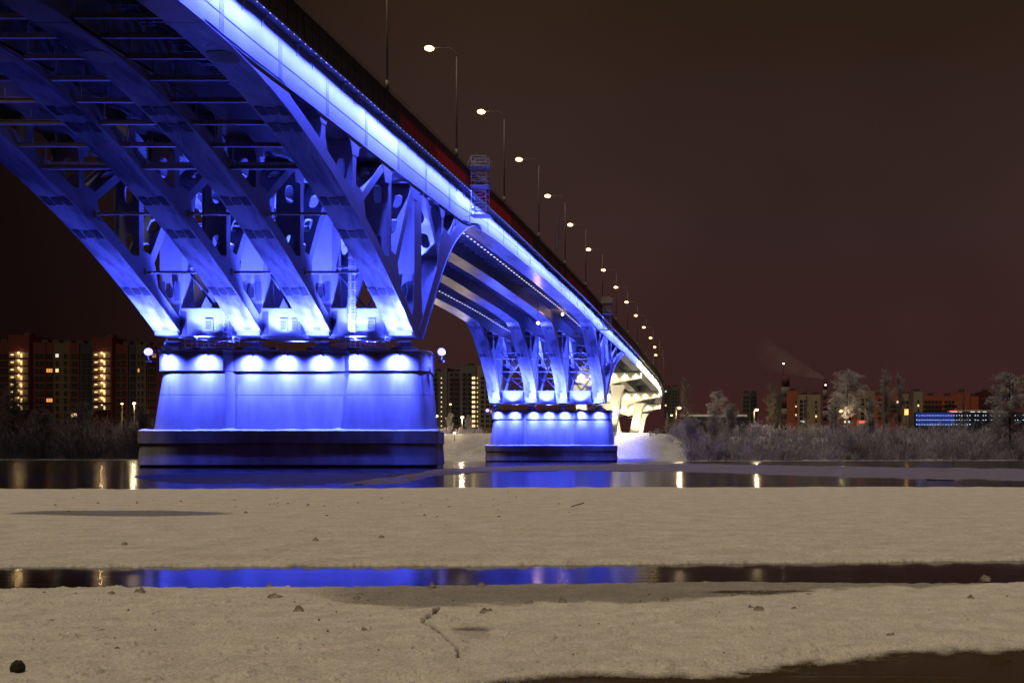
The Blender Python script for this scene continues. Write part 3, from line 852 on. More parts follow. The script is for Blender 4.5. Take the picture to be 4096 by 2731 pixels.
# upward floods at the feet of the legs and between them
UP = []
for (yc, nm, f) in ((113, 'near', leg1), (251, 'far', ff2n)):
    for gi, gx in enumerate(GX):
        wd = ['leftmost', 'second', 'third', 'rightmost'][gi]
        b = MB(); b.box((0, 0, .12), (.7, .5, .24)); b.bar((-.3, 0, .0), (-.3, 0, .3), .05)
        o = thing('uplight', f'low blue uplight at the foot of the {wd} leg on the {nm} pier', 'uplight', (gx + .1, yc - 3.75, H + 11.69), 'uplights at the leg feet')
        b.build('housing', [M['lampmetal']], o)
        spot('lamp_beam', (0, 0.0, .32), (0, .55, 2.3), 32000, BLUE, 125, 1, .25, o)
        spot('lamp_beam', (.1, -.3, .35), (0, -4.2, 9), 17000, BLUE, 60, 1, .25, o)
        spot('lamp_beam', (.1, -.35, .35), (0, -14.5, 12.0), 27000, BLUE, 40, 1, .25, o)
    for g in range(3):
        xm = (GX[g] + GX[g + 1]) / 2
        o = thing('uplight', f'blue uplight between the legs, {["left", "middle", "right"][g]} bay of the {nm} pier', 'uplight', (xm, yc - 3.95, H + 11.69), 'uplights between the legs')
        b = MB(); b.box((0, 0, .12), (.7, .5, .24)); b.bar((-.3, 0, .0), (-.3, 0, .3), .05); b.build('housing', [M['lampmetal']], o)
        spot('lamp_beam', (0, 0, .35), (0, 3.4, 13), 88000, BLUE, 85, .6, .3, o)
        spot('lamp_beam', (0, 0, .35), (0, 2.0, 2.2), 900 if g == 1 or yc > 200 else 150, BLUE, 140, 1, .3, o)
        spot('lamp_beam', (0, 6.3, .4), (0, 9.0, 14), 60000, BLUE, 110, 1, .3, o)  # beam added at the rear edge without a housing, brightens the far legs

for gi, gx in enumerate(GX):  # uplights added to turn the underside of the middle span bluer
    for (yl, yt, zt, nm) in ((116.6, 136, 28, 'near'), (247.2, 222, 28, 'far')):
        o = thing('uplight', f'added narrow blue floodlight at the {["leftmost", "second", "third", "rightmost"][gi]} girder of the {nm} pier, aimed along the span', 'uplight', (gx + 1.9, yl, H + 11.69), 'added uplights aimed along the middle span')
        b = MB(); b.box((0, 0, .12), (.5, .5, .24)); b.build('housing', [M['lampmetal']], o)
        spot('lamp_beam', (0, 0, .32), (-1.9, yt - yl, zt - 11.7), 42000, BLUE, 62, 1, .25, o)
# linear lights that wash the outer web (blue over the river, warm white over the far bank)
seg = 10.5; y = 44.0
while y < 500:
    y1 = min(y + seg, 318) if y < 317.5 else y + 12
    ym = (y + y1) / 2; L = (y1 - y)
    blue = ym < 318
    x = X_LIP + .30 + dx(ym)
    area('web_wash', (x, ym, deck(ym) - .25), (x - 1.1, ym, deck(ym) - 2.3), .15, L, (2300 * RNG.uniform(.75, 1.3) if blue else 2400) * L / 5, BLUE if blue else WARM, 85, BR)
    y = y1

# ================================================================== water, ice and snow
def ground_obj(name, X, Y, Z, mats, attrs=None, kind='structure'):
    ny, nx = X.shape
    me = bpy.data.meshes.new(name)
    co = np.stack([X, Y, Z], -1).reshape(-1, 3).astype(np.float32)
    me.vertices.add(len(co)); me.vertices.foreach_set('co', co.ravel())
    i = np.arange(ny * nx).reshape(ny, nx)
    q = np.stack([i[:-1, :-1], i[:-1, 1:], i[1:, 1:], i[1:, :-1]], -1).reshape(-1, 4).astype(np.int32)
    me.loops.add(q.size); me.loops.foreach_set('vertex_index', q.ravel())
    me.polygons.add(len(q)); me.polygons.foreach_set('loop_start', np.arange(0, q.size, 4, dtype=np.int32))
    me.update(calc_edges=True)
    me.polygons.foreach_set('use_smooth', np.ones(len(q), bool))
    for m in mats: me.materials.append(m)
    for k, v in (attrs or {}).items():
        a = me.attributes.new(k, 'FLOAT', 'POINT'); a.data.foreach_set('value', v.reshape(-1).astype(np.float32))
    o = bpy.data.objects.new(name, me); COL.objects.link(o); o['kind'] = kind
    return o

def water_material():
    m = bpy.data.materials.new('river_water'); m.use_nodes = True
    nt = m.node_tree; b = nt.nodes['Principled BSDF']
    b.inputs['Base Color'].default_value = (0.006, 0.005, 0.006, 1)
    b.inputs['Roughness'].default_value = 0.12; b.inputs['IOR'].default_value = 1.33
    b.inputs['Specular IOR Level'].default_value = 0.5
    tc = nt.nodes.new('ShaderNodeTexCoord'); mp = nt.nodes.new('ShaderNodeMapping'); mp.inputs['Scale'].default_value = (0.35, 2.6, 1)
    nt.links.new(tc.outputs['Object'], mp.inputs[0])
    n = nt.nodes.new('ShaderNodeTexNoise'); n.inputs['Scale'].default_value = 2.0; n.inputs['Detail'].default_value = 5
    nt.links.new(mp.outputs[0], n.inputs['Vector'])
    bp = nt.nodes.new('ShaderNodeBump'); bp.inputs['Strength'].default_value = 0.09; bp.inputs['Distance'].default_value = 0.02
    nt.links.new(n.outputs['Fac'], bp.inputs['Height']); nt.links.new(bp.outputs['Normal'], b.inputs['Normal'])
    return m
def ice_material(name, bump=1.0, scale=1.0, dark=(0.060, 0.042, 0.020), snow=(0.90, 0.87, 0.80)):
    m = bpy.data.materials.new(name); m.use_nodes = True
    nt = m.node_tree; b = nt.nodes['Principled BSDF']
    at = nt.nodes.new('ShaderNodeAttribute'); at.attribute_name = 'snow'
    tc = nt.nodes.new('ShaderNodeTexCoord')
    n = nt.nodes.new('ShaderNodeTexNoise'); n.inputs['Scale'].default_value = 3.0 * scale; n.inputs['Detail'].default_value = 8; n.inputs['Roughness'].default_value = .7
    n2 = nt.nodes.new('ShaderNodeTexNoise'); n2.inputs['Scale'].default_value = 42.0 * scale; n2.inputs['Detail'].default_value = 5; n2.inputs['Roughness'].default_value = .75
    for q in (n, n2): nt.links.new(tc.outputs['Object'], q.inputs['Vector'])
    # grain breaks the snow edge
    ad = nt.nodes.new('ShaderNodeMath'); ad.operation = 'MULTIPLY_ADD'; ad.inputs[1].default_value = 0.55
    nt.links.new(n2.outputs['Fac'], ad.inputs[0]); 
    sb = nt.nodes.new('ShaderNodeMath'); sb.operation = 'SUBTRACT'; sb.inputs[1].default_value = 0.275
    nt.links.new(at.outputs['Fac'], sb.inputs[0]); nt.links.new(sb.outputs[0], ad.inputs[2])
    mr = nt.nodes.new('ShaderNodeMapRange'); mr.inputs['From Min'].default_value = .25; mr.inputs['From Max'].default_value = .75
    nt.links.new(ad.outputs[0], mr.inputs['Value'])
    sc = nt.nodes.new('ShaderNodeMix'); sc.data_type = 'RGBA'
    sc.inputs['A'].default_value = (*[c * .74 for c in snow], 1); sc.inputs['B'].default_value = (*snow, 1)
    r2 = nt.nodes.new('ShaderNodeMapRange'); r2.inputs['From Min'].default_value = .32; r2.inputs['From Max'].default_value = .62
    nt.links.new(n.outputs['Fac'], r2.inputs['Value']); nt.links.new(r2.outputs['Result'], sc.inputs['Factor'])
    sg = nt.nodes.new('ShaderNodeMix'); sg.data_type = 'RGBA'; sg.blend_type = 'MULTIPLY'; sg.inputs['Factor'].default_value = 1.0
    r3 = nt.nodes.new('ShaderNodeMapRange'); r3.inputs['From Min'].default_value = .30; r3.inputs['From Max'].default_value = .58; r3.inputs['To Min'].default_value = .60; r3.inputs['To Max'].default_value = 1.04
    nt.links.new(n2.outputs['Fac'], r3.inputs['Value']); nt.links.new(sc.outputs['Result'], sg.inputs['A']); nt.links.new(r3.outputs['Result'], sg.inputs['B']); sc = sg
    mx = nt.nodes.new('ShaderNodeMix'); mx.data_type = 'RGBA'; mx.inputs['A'].default_value = (*dark, 1)
    nt.links.new(mr.outputs['Result'], mx.inputs['Factor']); nt.links.new(sc.outputs['Result'], mx.inputs['B'])
    nt.links.new(mx.outputs['Result'], b.inputs['Base Color'])
    rr = nt.nodes.new('ShaderNodeMapRange'); rr.inputs['From Max'].default_value = .4; rr.inputs['To Min'].default_value = .22; rr.inputs['To Max'].default_value = .85
    nt.links.new(mr.outputs['Result'], rr.inputs['Value']); nt.links.new(rr.outputs['Result'], b.inputs['Roughness'])
    bp = nt.nodes.new('ShaderNodeBump'); bp.inputs['Distance'].default_value = 0.02 / scale
    ms = nt.nodes.new('ShaderNodeMath'); ms.operation = 'MULTIPLY'; ms.inputs[1].default_value = bump
    nt.links.new(mr.outputs['Result'], ms.inputs[0]); nt.links.new(ms.outputs[0], bp.inputs['Strength'])
    nt.links.new(n2.outputs['Fac'], bp.inputs['Height']); nt.links.new(bp.outputs['Normal'], b.inputs['Normal'])
    return m
M['water'] = water_material()
M['ice_near'] = ice_material('near_ice', 0.9, 1.6)
M['ice_far'] = ice_material('mid_ice', 0.8, .55)
M['ice_floe'] = ice_material('far_floe_ice', 0.6, .12, snow=(.26,.24,.38))  # violet snow tint stands in for bluish light on the floe
# river bed sheet / water
b = MB(); b.add([(-1600, -40, 0), (1200, -40, 0), (1200, 900, 0), (-1600, 900, 0)], [(0, 1, 2, 3)])
tag(b.build('river_water', [M['water']], fixn=False), kind='structure')

def YY(py, z=.05): return (H - z) * F / (py - CY)
def grid_px(nx, ny, edge_near, edge_far, x0=-400, x1=4500, zref=.05):
    """rows spaced evenly as seen from the bank; edges give the distance for a column position"""
    u = np.linspace(0, 1, nx); px = x0 + (x1 - x0) * u
    pn = np.interp(px, [a for a, _ in edge_near], [c for _, c in edge_near])
    pf = np.interp(px, [a for a, _ in edge_far], [c for _, c in edge_far])
    t = np.linspace(0, 1, ny)[:, None]
    py = pn[None, :] * (1 - t) + pf[None, :] * t
    Y = (H - zref) * F / (py - CY); X = (px[None, :] - CX) * Y / F
    return X, Y, np.broadcast_to(px[None, :], Y.shape), py, t
def blob(px, py, cx, cy, rx_, ry, seed=0, rough=.35):
    d = ((px - cx) / rx_) ** 2 + ((py - cy) / ry) ** 2
    return d + rough * (fbm(px / rx_ * 3.0, py / ry * 2.2, 4, seed) - .5) * 2

# --- near sheet
edge_far = [(-400, 2347), (0, 2342), (400, 2338), (900, 2336), (1400, 2330), (2000, 2322), (2500, 2316), (3000, 2312), (3500, 2316), (4100, 2318), (4500, 2318)]
NXN, NYN = 1150, 430
X, Y, px, py, t = grid_px(NXN, NYN, [(-400, 2860), (4500, 2860)], edge_far)
py = py + (fbm(px / 45, px * 0 + 3, 5, 2) - .5) * 9 * t ** 3
Y = (H - .05) * F / (py - CY); X = (px - CX) * Y / F
snow = np.ones_like(X)
# dark refrozen strip behind the far edge of the snow
e1 = np.interp(px, [0, 900, 1150, 1400, 1800, 2050, 2400, 2800, 3300, 3700, 4100], [2330, 2335, 2360, 2410, 2425, 2415, 2412, 2390, 2352, 2335, 2320])
dk = sstep(18, -10, py - e1 + (fbm(px / 160, py / 24, 5, 5) - .5) * 46)
snow -= dk * .56 * sstep(1000, 1500, px) + dk * .2 * sstep(700, 1200, px) * (1 - sstep(1000, 1500, px))
e1b = blob(px, py, 2300, 2368, 650, 26, 9, .55); snow -= .02 * sstep(1.1, .4, e1b)
e1c = blob(px, py, 3050, 2362, 260, 9, 19, .5); snow -= .2 * sstep(1.1, .4, e1c)
# wind-scoured patch right of the crack
cp = [(1755, 2430), (1725, 2455), (1690, 2480), (1730, 2500), (1770, 2535), (1800, 2560), (1828, 2590), (1835, 2625)]
d5 = blob(px, py, 1880, 2525, 110, 52, 12, .5); snow -= .38 * sstep(1.1, .3, d5) * sstep(1690, 1790, px - (py - 2480) * .9)
d6 = blob(px, py, 2150, 2510, 420, 14, 22, .6); snow -= .26 * sstep(1.1, .3, d6)
d7 = blob(px, py, 1300, 2455, 300, 6, 23, .6); snow -= .0 * d7
# bare dark ice in the near right corner
e2 = np.interp(px, [-400, 300, 900, 1500, 1900, 2150, 2350, 2900, 3150, 3500, 3700, 4100, 4500], [2790, 2740, 2745, 2735, 2722, 2690, 2675, 2680, 2640, 2605, 2582, 2570, 2560])
bare = sstep(-26, 40, py - e2 + (fbm(px / 90, py / 26, 5, 31) - .5) * 44)
snow -= bare * 1.0
frost = sstep(1.2, .2, blob(px, py, 2300, 2755, 330, 36, 41, .4)); snow = np.maximum(snow, frost * .85)
snow = np.clip(snow, 0, 1)
Z = np.full_like(X, .035)
gran = fbm(X * 40, Y * 40, 3, 51); lumps = fbm(X * 7, Y * 5, 3, 61)
Z += snow * (.010 + .017 * (gran - .4) + .024 * sstep(.60, .80, lumps) * gran) + .020 * (fbm(X * .9, Y * 1.4, 3, 71) - .5) * snow
# ridge of rime along the bare edge and a few low drifts
rid = np.exp(-((py - e2 + 26 + (fbm(px / 110, py * 0, 3, 81) - .5) * 30) / 15) ** 2) * sstep(.35, .62, fbm(px / 70, py / 20, 3, 91)) * sstep(700, 1300, px) 
Z += rid * (.004 + .022 * gran)
r2 = np.exp(-((py - 2400 - (px - 2000) * -.02) / 9) ** 2) * sstep(.45, .7, fbm(px / 90, py / 14, 3, 95)) ; Z += .0 * r2
for k in range(26):     # low drifts
    cxx = RNG.uniform(0, 4096); cyy = RNG.uniform(2400, 2640); rr = RNG.uniform(25, 80)
    dd = blob(px, py, cxx, cyy, rr, rr * .14, 100 + k, .8); Z += sstep(1.0, .2, dd) * .018 * gran * 1.8
# the crack
dmin = np.full_like(X, 1e9)
for (a, c) in zip(cp[:-1], cp[1:]):
    ax, ay = a; bx, by = c; vx, vy = bx - ax, (by - ay)
    tt = np.clip(((px - ax) * vx + (py - ay) * vy) / (vx * vx + vy * vy), 0, 1)
    dmin = np.minimum(dmin, np.hypot(px - ax - tt * vx, (py - ay - tt * vy) * 1.0))
dmin += (fbm(px / 9, py / 5, 4, 131) - .5) * 15
crack = sstep(9.0, 3.5, dmin); Z -= crack * .06; snow -= crack * 1.0
Z += np.exp(-((dmin - 12) / 7) ** 2) * .002
for (l0, l1, am) in (((2300, 2650), (3900, 2696), .3), ((1150, 2590), (1750, 2575), .0), ((2330, 2692), (4400, 2712), 1.0), ((3270, 2735), (3600, 2700), .6)):
    vx, vy = l1[0] - l0[0], l1[1] - l0[1]; tt = np.clip(((px - l0[0]) * vx + (py - l0[1]) * vy) / (vx * vx + vy * vy), 0, 1)
    dl = np.hypot((px - l0[0] - tt * vx) * .3, py - l0[1] - tt * vy - 10 * np.sin(tt * 5)) + (fbm(px / 60, py / 20, 3, 141) - .5) * 5
    snow -= am * sstep(4.5, 1, dl) * .5; Z -= am * sstep(4.5, 1, dl) * .006
Z = Z - .012 * bare
# edge falls into the water
edge = sstep(.0, .018, 1 - t) ; Z = Z * edge - (1 - edge) * .06
Z -= sstep(.02, 0, t) * 0
near_ice = ground_obj('near_ice_sheet', X, Y, Z, [M['ice_near']], {'snow': np.clip(snow, 0, 1)})

# --- the middle sheet between the lead and the open river
ef = [(-400, 1950), (0, 1949), (600, 1949), (1200, 1947), (2000, 1944), (3000, 1942), (4100, 1941), (4500, 1941)]
en = [(-400, 2256), (0, 2252), (800, 2249), (1700, 2246), (2300, 2242), (3000, 2237), (3600, 2230), (4100, 2225), (4500, 2224)]
X, Y, px, py, t = grid_px(900, 300, en, ef)
py = py - (fbm(px / 60, px * 0 + 5, 4, 12) - .5) * 9 * (1 - t) ** 3 + (fbm(px / 80, px * 0 + 9, 4, 13) - .5) * 5 * t ** 3
Y = (H - .05) * F / (py - CY); X = (px - CX) * Y / F
snow = np.ones_like(X)
lens = blob(px, py, 480, 2047, 520, 13, 201, .25); snow -= .62 * sstep(1.1, .55, lens)
band = (fbm(px / 900, py / 9, 4, 205) - .5); snow -= np.clip(band, 0, 1) * .5 * sstep(2080, 2110, py)
snow -= .0 * sstep(2236, 2246, py - np.interp(px, [0, 4100], [0, -22])) 
bd = fbm(X * .3, Y * 1.6, 3, 215)
Z = .026 + snow * (.012 * (fbm(X * 12, Y * 12, 3, 211) - .5) + .020 * sstep(.5, .75, fbm(X * 4, Y * 3, 3, 213)) * sstep(2060, 2110, py) * sstep(.4, .6, bd)) + .014 * (bd - .5)
Z += .0 * sstep(14, 4, np.abs(py - np.interp(px, [0, 4100], [2240, 2216]) )) * fbm(X * 9, Y * 9, 2, 219)
edge = sstep(.0, .008, 1 - t) * sstep(0, .012, t); Z = Z * edge - (1 - edge) * .05
ground_obj('middle_ice_sheet', X, Y, Z, [M['ice_far']], {'snow': np.clip(snow, 0, 1)})

# --- thin floe on the open river
ef = [(1370, 1934), (1500, 1912), (1640, 1894), (1740, 1876), (1900, 1866), (2200, 1858), (2700, 1853.5), (3000, 1856), (3400, 1862), (3800, 1869), (4100, 1873), (4500, 1876)]
en = [(1370, 1935.5), (1600, 1932), (1660, 1920), (1760, 1900), (1950, 1886), (2300, 1880), (2650, 1884), (3045, 1897), (3427, 1910), (3900, 1920), (4500, 1930)]
X, Y, px, py, t = grid_px(700, 90, en, ef, 1370, 4500, .03)
jit = (fbm(px / 130, py / 4, 4, 301) - .5)
snow = np.clip(.95 - 1.2 * np.clip(jit, 0, 1) - .75 * sstep(2500, 1500, px) * fbm(px / 60, py / 4, 3, 305), 0, 1)
shape = np.minimum(t + jit * .45 * 1.0, (1 - t) + jit * .35)
Z = np.where(shape > .045, .02 + .03 * snow * fbm(X * .5, Y * .3, 3, 303), -.05)
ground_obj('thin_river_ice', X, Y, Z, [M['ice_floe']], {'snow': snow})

# --- added dark rough sheet that dulls the water's reflection before the near pier
M['dull_sheet'] = mat('dull_reflection_sheet', (.030, .026, .034), .62, noise=.3, nscale=.3, spec=.4)
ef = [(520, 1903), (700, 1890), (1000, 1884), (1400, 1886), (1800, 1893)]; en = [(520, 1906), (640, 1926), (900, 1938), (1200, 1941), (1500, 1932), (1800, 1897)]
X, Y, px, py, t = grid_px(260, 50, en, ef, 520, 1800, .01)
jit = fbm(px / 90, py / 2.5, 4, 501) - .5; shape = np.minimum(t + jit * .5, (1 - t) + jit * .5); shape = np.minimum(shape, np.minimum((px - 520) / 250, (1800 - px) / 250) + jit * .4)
Z = np.where(shape > .05, .012, -.05); ground_obj('dull_reflection_sheet', X, Y, Z, [M['dull_sheet']])
# --- far bank: shelf, slope and flat ground behind, one sheet to the horizon
def yw(x): return np.interp(x, [-900, -420, -280, -200, -150, -105, -40, 5, 60, 110, 300, 900], [520, 455, 432, 400, 345, 283, 279, 300, 330, 352, 420, 520])
def crest(x): return np.interp(x, [-900, -300, -160, -100, -40, -8, 10, 60, 120, 400], [7.0, 7.0, 8.0, 8.9, 8.9, 8.4, 8.0, 8.0, 8.5, 8.5])
nx, nyy = 520, 150
xs = np.concatenate([np.linspace(-900, -160, 110), np.linspace(-158, 140, 330), np.linspace(144, 900, 80)])
s = np.concatenate([np.linspace(0, 55, 90), 55 + np.linspace(0.03, 1, 60) ** 2.2 * 2600])
XX, SS = np.meshgrid(xs, s); Yw = yw(XX); YYg = Yw + SS
cr = crest(XX)
prof = .05 + .55 * sstep(0, 25, SS) + (cr - .6) * sstep(29, 45, SS)
Zb = np.where(SS < 0.5, -.1, prof) + (fbm(XX * .12, YYg * .12, 4, 401) - .5) * 1.1 * sstep(10, 40, SS) + (fbm(XX * .9, YYg * .9, 3, 403) - .5) * .3 * sstep(4, 30, SS)
# trodden path on the slope beside the far pier
path = np.exp(-((XX + 96 - (SS - 30) * 1.1 + 2 * np.sin(SS * .4)) / 1.2) ** 2) * sstep(26, 30, SS) * sstep(50, 44, SS); Zb -= .5 * path * (.5 + fbm(XX * 1.5, YYg * 1.5, 2, 407))
M['bank'] = ice_material('bank_snow', 1.0, .05, snow=(.74,.74,.80))
sn = np.clip(1.0 - .9 * sstep(-15, 10, XX) * sstep(40, 50, SS) - .5 * sstep(.55, .75, fbm(XX * .35, YYg * .35, 4, 409)) * sstep(-15, 10, XX), 0, 1)
ground_obj('far_bank', XX, YYg, Zb, [M['bank']], {'snow': sn})
def bank_z(x, y):
    sx = y - float(yw(x)); c = float(crest(x))
    def ss(a, b_, v): q = min(1, max(0, (v - a) / (b_ - a))); return q * q * (3 - 2 * q)
    return .05 + .55 * ss(0, 25, sx) + (c - .6) * ss(29, 45, sx)
# ================================================================== gantries, platforms and ladders
def gantry(label, y, n=1.0):
    o = thing('inspection_gantry', label, 'gantry', (X_LIP, y, deck(y)), 'inspection gantries on the bridge edge')
    b = MB(); x0, x1 = .35, 2.25; z0, z1 = -3.4, 4.3
    for x in (x0, x1):
        for q in (-.8, .8): b.bar((x, q, z0), (x, q, z1), .09)
    z = z0; k = 0
    while z < z1 - .1:
        for q in (-.8, .8):
            b.bar((x0, q, z), (x1, q, z), .07)
            a, c = (x0, x1) if k % 2 else (x1, x0); b.bar((a, q, z), (c, q, min(z1, z + .77)), .05)
        for x in (x0, x1): b.bar((x, -.8, z), (x, .8, z), .06)
        z += .77; k += 1
    for q in (-.8, .8): b.bar((x0, q, z1), (x1, q, z1), .08)
    b.build('frame', [M['galv']], o, fixn=False)
    b = MB()
    for zz in (z0, .4, 2.9):
        b.box(((x0 + x1) / 2 + .1, 0, zz), (x1 - x0 + .6, 2.2, .07))
        for hz in (.5, 1.05): 
            for q in (-1.05, 1.05): b.bar((x0 - .2, q, zz + hz), (x1 + .4, q, zz + hz), .045)
            b.bar((x1 + .4, -1.05, zz + hz), (x1 + .4, 1.05, zz + hz), .045)
    b.build('platform', [M['galv']], o, fixn=False)
    b = MB(); b.bar((x0, 0, z0 + .1), (-1.6, 0, z0 - .35), .14); b.bar((x0, -.8, z1), (-.2, -.8, 3.0), .08); b.bar((x0, .8, z1), (-.2, .8, 3.0), .08)
    b.build('arm', [M['galv']], o, fixn=False)
gantry('grey lattice inspection gantry hanging on the bridge edge above the near pier', 131.0)
gantry('grey lattice inspection gantry hanging on the bridge edge above the far pier', 241.0)

def cage_platform(label, xc, w, yc, d=1.6, z=H + 11.95, h=1.35):
    o = thing('service_platform', label, 'platform', (xc, yc, z), 'railed service platforms on the near pier')
    b = MB(); b.box((0, 0, .03), (w, d, .06)); b.box((0, -d / 2, .12), (w, .04, .22)); b.box((0, 0, -.08), (w - .4, .12, .14)); 
    b.build('floor', [M['galv']], o, fixn=False)
    b = MB(); n = max(2, int(w / 1.1))
    for hz in (.62, .98, h):
        b.bar((-w / 2, -d / 2, hz), (w / 2, -d / 2, hz), .055); b.bar((-w / 2, d / 2, hz), (w / 2, d / 2, hz), .055)
        for s in (-1, 1): b.bar((s * w / 2, -d / 2, hz), (s * w / 2, d / 2, hz), .055)
    for i in range(n + 1):
        x = -w / 2 + w * i / n
        for q in (-1, 1): b.bar((x, q * d / 2, 0), (x, q * d / 2, h), .06)
    b.build('guard_rail', [M['galv']], o, fixn=False)
    b = MB()
    for x in (-w * .3, 0, w * .3): b.bar((x, 0, -.3), (x, 0, 0), .1)
    b.build('support', [M['galv']], o, fixn=False)
cage_platform('galvanised railed platform between the two left legs of the near pier', XofP(849, 110.95), 5.3, 110.95, 1.3)
cage_platform('galvanised railed platform between the two right legs of the near pier', XofP(1451, 110.95), 5.5, 110.95, 1.3)
def ladder(label, x, y, z0, z1, cage=False):
    o = thing('ladder', label, 'ladder', (x, y, z0), 'access ladders at the near pier')
    L = z1 - z0; b = MB()
    for s in (-.25, .25): b.bar((s, 0, 0), (s, 0, L), .06)
    b.build('side_rail', [M['galv']], o, fixn=False)['kind'] = 'stuff'
    b = MB(); z = .3
    while z < L: b.bar((-.25, 0, z), (.25, 0, z), .04); z += .33
    b.build('rungs', [M['galv']], o, fixn=False)['kind'] = 'stuff'
    if cage:
        b = MB(); z = 2.0
        while z < L:
            pts = [(.42 * math.cos(a), -.05 - .55 * math.sin(a), z) for a in np.linspace(0, math.pi, 8)]
            for p, q in zip(pts[:-1], pts[1:]): b.bar(p, q, .05)
            z += .9
        for a in (.5, 1.2, 1.9, 2.6): b.bar((.42 * math.cos(a), -.05 - .55 * math.sin(a), 2), (.42 * math.cos(a), -.05 - .55 * math.sin(a), L), .035)
        b.build('safety_cage', [M['galv']], o, fixn=False)['kind'] = 'stuff'
ladder('short ladder on the white end beam beside the left platform', XofP(904, 111.2), 111.2, H + 12.0, H + 17.0)
ladder('tall caged ladder rising from the right platform to the deck', XofP(1411, 111.3), 111.3, H + 12.0, H + 26.0, True)

# ================================================================== street lamps along the bridge edge
def lamp_mesh(h, arm, r0=.13):
    b = MB(); pts = [(0, 0, 0), (0, 0, h * .45), (0, 0, h - 1.1)]
    b.tube(pts, [r0, r0 * .8, r0 * .6], 8); b.tube([(0, 0, 0), (0, 0, 1.1)], r0 * 1.6, 8)
    c = []
    for k in range(9):
        a = math.pi / 2 * k / 8; c.append((-1.1 * (1 - math.cos(a)), 0, h - 1.1 + 1.1 * math.sin(a)))
    c.append((-arm + .4, 0, h + .05)); b.tube(c, r0 * .5, 6)
    return b
lp_me = lamp_mesh(13.7, 3.4).mesh('post', [M['pole']])
b = MB(); b.box((0, 0, .06), (1.0, .36, .14)); b.box((.05, 0, .15), (.6, .26, .06)); lh_me = b.mesh('lamp_head', [M['lampmetal']])
b = MB(); b.ball((0, 0, -.02), .46, 12, 8, 0, (1.3, .9, .7)); ll_me = b.mesh('lens', [M['e_street']])
NUMS = ['first', 'second', 'third', 'fourth', 'fifth', 'sixth', 'seventh', 'eighth', 'ninth', 'tenth', 'eleventh', 'twelfth', 'thirteenth', 'fourteenth', 'fifteenth', 'sixteenth', 'seventeenth']
ys_l = [101.3 + 23.35 * k for k in range(15)]
for k, y in enumerate(ys_l):
    lbl = ('bare lamp post in front, its head above the picture edge' if k == 0 else
           f'tall street lamp on the bridge edge, {NUMS[k]} post counted from the nearest')
    o = thing('street_lamp', lbl, 'street lamp', (X_LIP + .1 + dx(y), y, deck(y) + 2.35), 'street lamps along the bridge edge')
    put('post', lp_me, o); put('lamp_head', lh_me, o, (-3.4, 0, 13.75)); put('lens', ll_me, o, (-3.4, 0, 13.68))
    
# short mast between the lamp posts
b = MB(); b.bar((0, 0, 0), (0, 0, 6.2), .22, .30); b.bar((-.5, 0, 0), (-.5, 0, 2.8), .12); b.box((-.25, 0, 1.2), (.6, .1, .1))
tag(b.build('sign_post', [M['pole']], None, (XofP(2231, 182), 182, deck(182) + 2.3), fixn=False), 'short dark sign mast on the bridge edge between two street lamps', 'sign post')
# service lamps under the deck
for (px_, py_, Y_, lb) in ((2152, 1292, 205, 'small warm lamp under the deck left of the far legs'), (2250, 1257, 228, 'small warm lamp high under the deck near the right girder')):
    x, y, z = P(px_, py_, Y_)
    o = thing('service_lamp', lb, 'lamp', (x, y, z), 'service lamps under the deck')
    b = MB(); b.ball((0, 0, 0), .28, 10, 6); b.build('lens', [M['e_warm']], o); b = MB(); b.bar((0, 0, .2), (0, 0, max(.6, deck(y) - z)), .08); b.build('hanger', [M['lampmetal']], o)
    point('lamp_light', (0, -.6, .0), 260, (1, .55, .25), .3, o)
x, y, z = -62.0, 79.0, deck(79) - 2.0
o = thing('service_lamp', 'small warm lamp under the deck at the upper left corner', 'lamp', (x, y, z), 'service lamps under the deck')
b = MB(); b.box((0, 0, 0), (.8, .2, .08)); b.build('lens', [M['e_warm']], o); b = MB(); b.bar((0, 0, .04), (0, 0, 1.9), .05); b.build('hanger', [M['lampmetal']], o)
point('lamp_light', (0, 0, -.3), 160, (1, .55, .28), .3, o)

